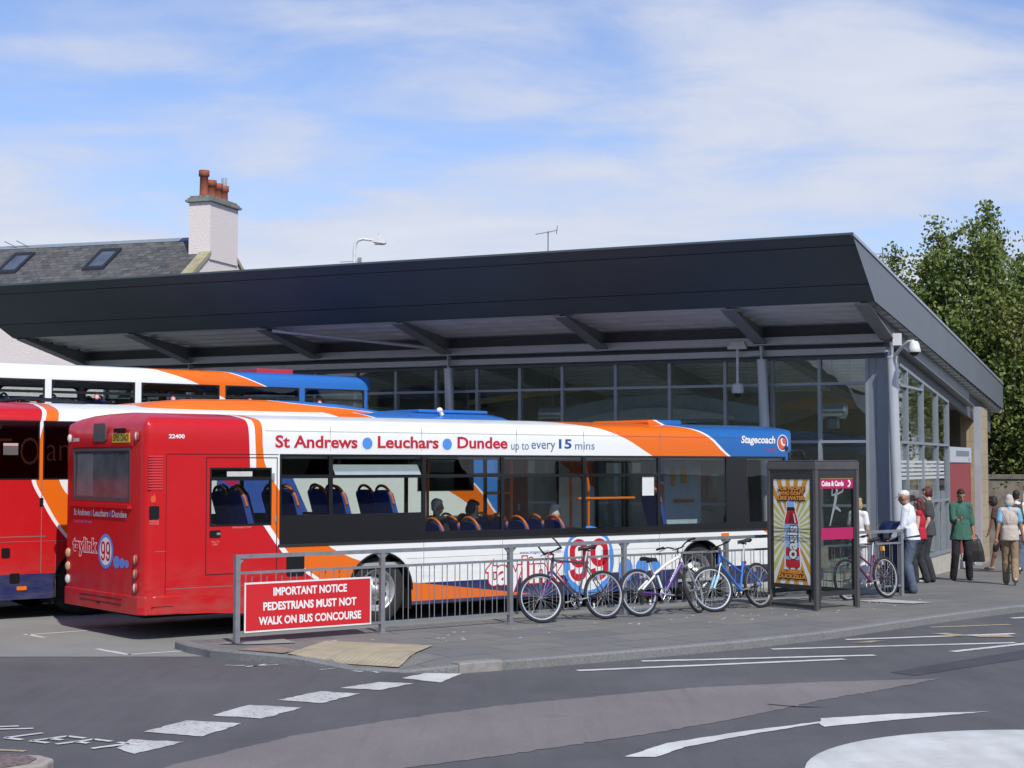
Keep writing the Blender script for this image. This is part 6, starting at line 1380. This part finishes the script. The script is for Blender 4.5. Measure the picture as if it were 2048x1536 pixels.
# woman in beige, walking away
p,_=person('grey haired woman in a cream waistcoat and khaki trousers walking away',GZ(9.22,29.75),R(-14),1.66,'tan',topm=cloth('pale_blue_tee_cotton',(.22,.45,.62)),sleeve='short',legm=M_KHA,shoem=mat('cream_shoe',(.55,.50,.40),.6),hairm=M_GHAIR,hair='bob',female=False,feet=[(-.07,.20,0,0),(.09,-.24,.06,-.55)],hands=[(-.29,-.06,.80),(.30,.10,.82)],head=(0,.01,0,0,.05),vest=cloth('cream_quilted_cloth',(.50,.44,.39),.06),hang=None)
# man with backpack beyond
p,bi=person('man in a white T-shirt carrying a dark backpack, beyond the woman in cream',GZ(10.75,34.2),R(-25),1.75,'tan',topm=cloth('white_tee_cotton',(.68,.68,.68),.04),sleeve='short',legm=M_JEAN,shoem=SH_WHT,hairm=M_DHAIR,hair='short',feet=[(-.06,.28,0),(.10,-.26,.05,-.5)],hands=[(-.25,.20,.90),(.26,-.10,.85)],head=(0,.02,0,0,.05),hang=.08)
bp=thing('backpack','dark olive backpack worn by the man in white','backpack',bi['M'])
Bk=Blob(); Bk.cap((-.10,-.20,1.40),(-.10,-.24,1.08),.07,.09); Bk.cap((.10,-.20,1.40),(.10,-.24,1.08),.07,.09); Bk.ell((0,-.21,1.24),(.16,.10,.24)); Bk.build('sack',cloth('olive_canvas',(.06,.06,.045)),bp,.014)
b=MB()
for s in (-1,1): b.tube([(s*.12,-.15,1.42),(s*.13,.0,1.515),(s*.125,.13,1.38),(s*.13,.14,1.2),(s*.16,-.05,1.05),(s*.12,-.16,1.03)],.018,6)
b.build('strap',cloth('olive_canvas',(.06,.06,.045)),bp); MB().box((-.10,-.335,1.14),(.12,-.325,1.165)).build('reflective_tape',mat('reflective_tape',(.6,.62,.55),.5),bp)
# stooping dark haired person
p,_=person('dark haired person in dark clothes stooping forward beside the stone pier',GZ(10.78,35.3),R(60),1.66,'brown',topm=cloth('brown_print_cotton',(.10,.055,.045)),sleeve='short',legm=cloth('dark_shorts_cotton',(.02,.022,.024)),shoem=mat('sandal_leather',(.30,.22,.16),.7),hairm=M_DHAIR,hair='bob',lean=.26,feet=[(-.08,.26,0),(.09,-.22,.04,-.4)],hands=[(-.24,.30,.80),(.22,.05,.78)],head=(0,.02,0,0,-.1),short_legs=.1,hang=.05)
# woman in white by the corner
p,_=person('blonde woman dressed all in white, mostly hidden behind the phone box',GZ(6.20,28.75),R(-35),1.60,'fair',topm=cloth('white_blouse_cotton',(.74,.74,.76),.04),sleeve='short',legm=cloth('white_trouser_cotton',(.74,.74,.75),.05),shoem=SH_WHT,hairm=M_BHAIR,hair='bob',female=True,feet=[(-.08,.05,0),(.09,-.04,0)],hands=[(-.2,.18,.95),(.2,.16,.95)],hang=.08)
# ---------------------------------------------------------------- passengers on the nearest bus
def rider(label,u,y,zf,sk,topm,hairm,hair,H=1.65,head=(0,0,0),female=False,sleeve='long',yaw=0):
    q=BUS@V((u,y,0)); 
    return person(label,(q.x,q.y,zf),BH-math.pi/2+yaw,H,sk,topm=topm,sleeve=sleeve,legm=M_DJEAN,shoem=SH_BLK,hairm=hairm,hair=hair,seated=True,feet=[(-.09,.42,0),(.09,.44,0)],hands=[(-.10,.33,.62),(.10,.34,.62)],head=head,female=female,group='passengers seated in the nearest bus',hang=0)
rider('grey haired man in dark clothes behind the third side window of the nearest bus',5.05,.84,.40,'tan',cloth('dark_coat_wool',(.025,.028,.035)),M_GHAIR,'short',1.72,(0,0,0,R(-15),.1))
rider('dark haired passenger leaning forward behind the fourth window of the nearest bus',5.66,.86,.40,'fair',cloth('navy_coat_wool',(.03,.035,.06)),M_DHAIR,'bob',1.70,(.0,.06,-.02,R(-20),.35))
rider('grey haired passenger in navy, rear of the two grey heads side by side',7.35,1.72,.36,'tan',cloth('navy_jumper_wool',(.02,.028,.06)),M_GHAIR,'short',1.62,(0,.02,0,R(-8),.15))
rider('white haired passenger in a crimson top near the red partition',7.30,.84,.34,'pale',cloth('crimson_wool',(.42,.02,.09)),mat('white_hair',(.72,.70,.66),.7,var=.2,scale=40,bump=.4),'bob',1.60,(0,.02,0,R(-10),.15),True)
# ================================================================ HOUSE BEHIND
HA=math.atan2(-.304,.952)
HS=TR((-9.94,54.95,0),HA)   # local x along the ridge towards the gable (0), y away, ridge at y=0
hs=thing('house','white harled house with a slate roof, skylights and a gable chimney behind the station','house',HS)
def harl(name,c):
    t=NT(name); v=t.tc(); n=t.noise(22,4,.7,v); t.col(t.mix(t.ramp(n,.3,.7),tuple(x*.88 for x in c),c)); t.set(rough=.95); t.bump(n,.7,.03); return t.m
M_HARL=harl('pinkish_white_harling',(.80,.73,.70))
def slates():
    t=NT('weathered_slates'); v=t.tc('Object'); sp=t.new('ShaderNodeSeparateXYZ'); t.link(v,sp.inputs[0]); c_=t.new('ShaderNodeCombineXYZ'); t.link(sp.outputs[0],c_.inputs[0]); t.link(t.math('MULTIPLY',sp.outputs[2],1.7),c_.inputs[1])
    br=t.new('ShaderNodeTexBrick'); t.link(c_.outputs[0],br.inputs['Vector']); br.inputs['Scale'].default_value=1; br.inputs['Brick Width'].default_value=.30; br.inputs['Row Height'].default_value=.20; br.inputs['Mortar Size'].default_value=.012; br.inputs['Bias'].default_value=-.1
    br.inputs['Color1'].default_value=(.045,.052,.062,1); br.inputs['Color2'].default_value=(.125,.126,.128,1); br.inputs['Mortar'].default_value=(.03,.03,.033,1)
    n=t.noise(2.2,5,.7,v); c=t.mix(t.ramp(n,.42,.7,0,.75),br.outputs[0],(.135,.120,.100)); n2=t.noise(7,4,.7,v); c=t.mix(t.ramp(n2,.55,.75,0,.5),c,(.20,.20,.205)); t.col(c); t.set(rough=.85); t.bump(br.outputs['Fac'],.6,.03); return t.m
M_SLATE=slates()
RZ=10.1; HD=3.4; PT=.70; EZ=RZ-HD*PT; HLn=22
b=MB(); b.box((-HLn,-HD+.12,-.4),(-.05,HD-.12,EZ-.02)); b.prism([],0,0) if False else None
b.add([(-.05,-HD+.12,EZ-.02),(-.05,HD-.12,EZ-.02),(-.05,0,RZ-.12),(-.30,-HD+.12,EZ-.02),(-.30,HD-.12,EZ-.02),(-.30,0,RZ-.12)],[(0,1,2),(5,4,3),(0,2,5,3),(1,4,5,2)]); b.build('wall',M_HARL,hs)
b=MB()
for s in (-1,1): b.add([(-HLn,0,RZ),(-.32,0,RZ),(-.32,s*(HD+.2),EZ-.14),(-HLn,s*(HD+.2),EZ-.14),(-HLn,0,RZ-.12),(-.32,0,RZ-.12),(-.32,s*(HD+.2),EZ-.26),(-HLn,s*(HD+.2),EZ-.26)],[(0,1,2,3),(7,6,5,4),(0,4,5,1),(1,5,6,2),(2,6,7,3),(3,7,4,0)])
rf=b.build('roof',M_SLATE,hs)
b=MB(); b.prism([(-HLn,RZ+.0)],0,0) if False else None
b.add([(x,y,z) for x in (-HLn,-.32) for y,z in ((-.17,RZ-.10),(0,RZ+.035),(.17,RZ-.10))],[(0,3,4,1),(1,4,5,2),(0,1,2),(3,5,4)]); b.build('ridge_flashing',mat('lead_ridge',(.28,.33,.37),.5,.3,var=.1),rf)
for s in (-1,1):
    b=MB(); b.add([(x,y,z) for x in (-.40,.02) for y,z in ((s*.95,RZ-.95*PT+.07),(s*(HD+.1),EZ-.0),(s*(HD+.1),EZ-.15),(s*.95,RZ-.95*PT-.08))],[(0,1,2,3),(7,6,5,4),(0,4,5,1),(1,5,6,2),(2,6,7,3),(3,7,4,0)])
    b.build('skew_stone',mat('lichen_skew_stone',(.33,.30,.19),.95,var=.25,scale=5,bump=.3),hs)
b=MB(); b.box((-.82,-1.0,RZ-.9),(.0,1.0,11.18)); ch=b.build('chimney',M_HARL,hs)
b=MB(); b.box((-.92,-1.10,11.181),(.10,1.10,11.26)); b.box((-.86,-1.04,11.26),(.04,1.04,11.33)); b.prz([(-.80,-.98),(-.02,-.98),(-.02,.98),(-.80,.98)],11.33,11.40); b.build('cope',mat('grey_cope_stone',(.20,.21,.19),.95,var=.3,scale=5),ch)
M_POT=mat('terracotta_pot',(.26,.075,.045),.8,var=.25,scale=6)
for y,h,r in ((-.72,.92,.15),(-.22,.66,.16),(.25,.62,.15),(.72,.62,.14)):
    M=MX.Translation((-.41,y,11.38)); b=MB(); b.lathe([(r*1.15,0),(r*1.1,.06),(r,.1),(r*.93,h-.22),(r*1.22,h-.20),(r*1.22,h),(r*.85,h),(r*.8,h-.3)],16,M=M); b.build('chimney_pot',M_POT,ch)
b=MB(); b.cyl((-.41,.72,11.95),(-.41,.72,12.28),.10,.10,12); b.build('flue_liner',M_CHR and mat('bright_flue',(.6,.6,.6),.25,.8),ch)
for k_ in (4.1,7.6):
    b=MB(); y0,y1=.55,1.75; f=lambda y,dz:(RZ-y*PT+dz)
    def quad(x0,x1,ya,yb,d0,d1): return [(x0,-ya,f(ya,d0)),(x1,-ya,f(ya,d0)),(x1,-yb,f(yb,d0)),(x0,-yb,f(yb,d0)),(x0,-ya,f(ya,d1)),(x1,-ya,f(ya,d1)),(x1,-yb,f(yb,d1)),(x0,-yb,f(yb,d1))]
    FS=[(0,1,2,3),(7,6,5,4),(0,4,5,1),(1,5,6,2),(2,6,7,3),(3,7,4,0)]
    X0,X1=-k_-.42,-k_+.42
    for q in (quad(X0,X1,y0,y0+.13,.0,.09),quad(X0,X1,y1-.13,y1,.0,.09),quad(X0,X0+.12,y0+.13,y1-.13,.0,.09),quad(X1-.12,X1,y0+.13,y1-.13,.0,.09)): b.add(q,FS)
    sl_=b.build('skylight',mat('dark_skylight_frame',(.02,.023,.03),.5),rf); MB().add(quad(X0+.12,X1-.12,y0+.13,y1-.13,.01,.05),FS).build('pane',mat('skylight_glass',(.09,.11,.145),.08,var=.3,scale=2),sl_)
b=MB(); b.cyl((-9.05,-HD+.05,-.4),(-9.05,-HD+.05,EZ-.2),.11,.11,10); b.build('downpipe',mat('red_brown_pipe',(.22,.10,.11),.6),hs)
b=MB(); b.box((-HLn,-HD-.28,EZ-.27),(-.4,-HD-.12,EZ-.15)); b.build('gutter',M_GUN,hs)
for x in (-8.55,-8.05):
    b=MB(); b.tube([(x+.3,-.1,RZ-.05),(x+.05,-.1,RZ+.06),(x-.25,-.1,RZ+.2)],.018,5); b.build('vent_rod',M_STEEL,rf)
# ================================================================ LAMP, AERIALS
lm=thing('street_lamp','slim white street lamp with a box lantern behind the station roof','street lamp',TR((-5.45,55,-.3)))
b=MB(); b.cyl((0,0,0),(0,0,1.3),.11,.11,12); b.tube([(0,0,1.3),(0,0,9.9),(.03,0,10.15),(.12,0,10.28),(.3,0,10.33),(.75,-.05,10.26)],[.075,.055,.055,.055,.05,.045],10); b.build('column',mat('white_painted_column',(.66,.68,.68),.45),lm)
b=MB(); LS=MX.Translation((.62,0,10.26))@MX.Scale(.8,4)@MX.Translation((-.62,0,-10.26)); b.m(0).prism([(.62,10.26),(.66,10.46),(1.0,10.48),(1.16,10.40),(1.22,10.16),(1.16,10.13),(.66,10.20)],-.16,.16,M=LS); b.m(1).box((.72,-.12,10.10),(1.15,.12,10.16),M=LS); b.m(1).tube([(.86,0,10.46),(.86,0,10.56),(.92,0,10.56)],.012,5,M=LS); b.build('lantern',[mat('pale_lantern_casing',(.68,.69,.68),.4),mat('lantern_glass',(.35,.36,.35),.2)],lm)
b=MB(); b.cyl((-.5,0,9.53),(.25,0,9.56),.012,.012,5); b.cbox((.18,0,9.6),(.14,.1,.16)); b.build('bracket',M_STEEL,lm)
def aerial(label,x,y,h,el,arms):
    t=thing('television_aerial',label,'aerial',TR((x,y,-.3)))
    b=MB(); b.cyl((0,0,0),(0,0,h),.022,.022,6); b.build('mast',M_STEEL,t)
    for z,L,n,tilt in arms:
        b=MB(); b.cyl((-L*.75,0,z-tilt),(L*.55,0,z+tilt),.012,.012,5)
        for q in range(n): u=-L*.7+1.2*L*q/max(1,n-1); b.cyl((u,-.16,z+tilt*u/L),(u,.16,z+tilt*u/L),.006,.006,4)
        if tilt>0: b.cyl((L*.5,-.05,z+tilt-.12),(L*.55,-.05,z+tilt+.14),.014,.014,5); b.cyl((L*.5,.05,z+tilt-.12),(L*.55,.05,z+tilt+.14),.014,.014,5)
        b.build('antenna',M_STEEL,t)
aerial('thin television aerial standing up behind the middle of the station roof',1.18,52,10.15,0,((10.12,.55,9,.07),(9.3,.5,3,-.01)))
aerial('television aerial with stacked rods next to the tree tops',10.95,47,8.95,0,((8.75,.5,3,0),(8.55,.42,3,0),(8.35,.42,3,0),(8.18,.36,3,0)))
# ================================================================ TREES AND THE YARD WALL
def leafmat(name,a,b2,c):
    t=NT(name); g=t.new('ShaderNodeNewGeometry'); n=t.noise(.55,3,.5,t.tc()); col=t.mix(g.outputs['Random Per Island'],a,b2); col=t.mix(t.ramp(n,.5,.72,0,.8),col,c); t.col(col); t.set(rough=.6)
    t.b.inputs['Subsurface Weight'].default_value=0
    tl=t.new('ShaderNodeBsdfTranslucent'); t.link(col,tl.inputs[0]); mx=t.new('ShaderNodeMixShader'); mx.inputs[0].default_value=.32; t.link(t.b.outputs[0],mx.inputs[1]); t.link(tl.outputs[0],mx.inputs[2]); t.link(mx.outputs[0],t.o.inputs[0]); return t.m
M_LEAF=leafmat('sycamore_leaves',(.105,.165,.034),(.205,.262,.062),(.285,.25,.072)); M_LEAF2=leafmat('dark_leaves',(.050,.085,.022),(.095,.130,.034),(.125,.125,.038)); M_BARK=mat('grey_bark',(.10,.085,.065),.95,var=.3,scale=8,bump=.5)
def tree(label,x,y,H,crown,n_sh,leafm,seed,leaf=.15,z0=-.3,dens=1.,group='trees behind the station'):
    rd=random.Random(seed); t=thing('tree',label,'tree',TR((x,y,z0)),group)
    b=MB(); cl=[]; b.tube([(0,0,0),(.05,.02,H*.2),(0,.08,H*.38)],[.26,.20,.15],10)
    for k in range(n_sh):
        a=2*math.pi*k/n_sh*2.4+rd.uniform(-.3,.3); f=((k+.5)/n_sh)**.5; rr=crown*f
        ht=H*(1-.42*f**2.2)*rd.uniform(.86,1.0); st=V((0,.05,H*rd.uniform(.16,.40))); tip=V((rr*math.cos(a),rr*math.sin(a)*.85,ht)); mid=st.lerp(tip,.45)+V((rr*.28*math.cos(a),rr*.28*math.sin(a),-.03*H))
        P=[st,st.lerp(mid,.5)+V((0,0,.05)),mid,mid.lerp(tip,.5)+V((rd.uniform(-.12,.12),rd.uniform(-.12,.12),.1)),tip]; b.tube(P,[.075,.06,.042,.026,.008],6)
        for i in range(1,len(P)-1):
            A,B_=P[i],P[i+1]; L=(B_-A).length; m=int(L*17*dens)
            for q in range(m):
                s=q/m; w=(.62 if i<3 else .46*(1-s)+.10)*crown/2.6
                c=A.lerp(B_,s)+V((rd.gauss(0,w*.6),rd.gauss(0,w*.6),rd.gauss(0,w*.45))); cl.append((c,.20 if i<3 else .14))
            if i>=2:
                for q in range(2):
                    s=rd.random(); c=A.lerp(B_,s); e=c+V((rd.uniform(-.5,.5),rd.uniform(-.5,.5),rd.uniform(.25,.6))); b.tube([c,c.lerp(e,.5),e],[.016,.012,.004],4)
                    for w_ in range(int(7*dens)): cl.append((c.lerp(e,rd.random()),.11))
    # lower skirt of foliage
    for q in range(int(420*dens*crown/2.6)):
        a=rd.uniform(0,6.283); rr=crown*rd.uniform(.35,1.02); cl.append((V((rr*math.cos(a),rr*math.sin(a)*.85,H*rd.uniform(.18,.62)*(1.1-.25*rr/crown))),.26))
    tr=b.build('trunk',M_BARK,t)
    vs=[];fs=[]
    for c,sp in cl:
        for q in range(7):
            p=c+V((rd.gauss(0,sp),rd.gauss(0,sp),rd.gauss(0,sp*.8))); n=V((rd.gauss(0,1),rd.gauss(0,1)-.35,rd.gauss(0,1)+.5)).normalized(); u=n.orthogonal().normalized(); a=rd.uniform(0,6.283); u=u*math.cos(a)+n.cross(u)*math.sin(a); w=n.cross(u); s=leaf*rd.uniform(.6,1.15)*.5
            o=len(vs); vs+=[tuple(p-u*s*1.1),tuple(p+w*s*.8+u*s*.1),tuple(p+u*s*1.2),tuple(p-w*s*.8+u*s*.1)]; fs.append((o,o+1,o+2,o+3))
    me=bpy.data.meshes.new('crown'); me.from_pydata(vs,[],fs); me.materials.append(leafm); me.update(); link(bpy.data.objects.new('crown',me),t); return t
tree('tallest tree, a broad sycamore with upswept shoots behind the roof slope',13.0,44.5,10.2,3.1,46,M_LEAF,21,.125,dens=1.6)
tree('bushy pale green tree peeping over the roof slope beside the aerial',11.15,47.5,9.45,2.5,32,M_LEAF,5,.125,dens=1.5)
tree('tree with tall shoots at the picture edge beyond the tallest sycamore',16.0,46.5,10.1,2.8,30,M_LEAF,9,.125,dens=1.4)
tree('dark tree filling the gap over the yard wall',14.4,49.5,7.6,3.6,34,M_LEAF2,33,.17)
tree('dark tree low behind the yard garage',18.0,51,8.2,3.6,30,M_LEAF2,12,.17)
tree('dark tree half hidden behind the stone pier',11.6,51.5,7.2,3.0,26,M_LEAF2,44,.17)
tree('distant tree whose top twigs just clear the station roof',-2.65,66,11.2,1.3,12,M_LEAF2,3,.16)
yw=thing('yard_wall','old stone yard wall with a pale garage door beyond the pavement','wall',TR((11.5,42,-.5),R(8)))
b=MB(); b.box((-1.5,0,0),(2.0,.4,2.35)); b.box((2.0,0,2.16),(5.2,.4,2.35)); b.box((5.2,0,0),(16,.4,2.35)); b.build('wall',mat('dark_rubble_stone',(.16,.14,.115),.95,var=.35,scale=4,bump=.5),yw)
b=MB(); b.box((-1.55,-.05,2.351),(16.05,.45,2.47)); b.build('cope',mat('dark_cope_stone',(.13,.12,.10),.95,var=.3,scale=4),yw)
b=MB(); b.box((2.02,.15,0),(5.18,.2,2.15)); 
for q in range(16): b.box((2.05+.196*q,.13,.02),(2.20+.196*q,.149,2.13))
b.build('garage_door',mat('pale_garage_paint',(.42,.45,.48),.6,var=.06),yw)
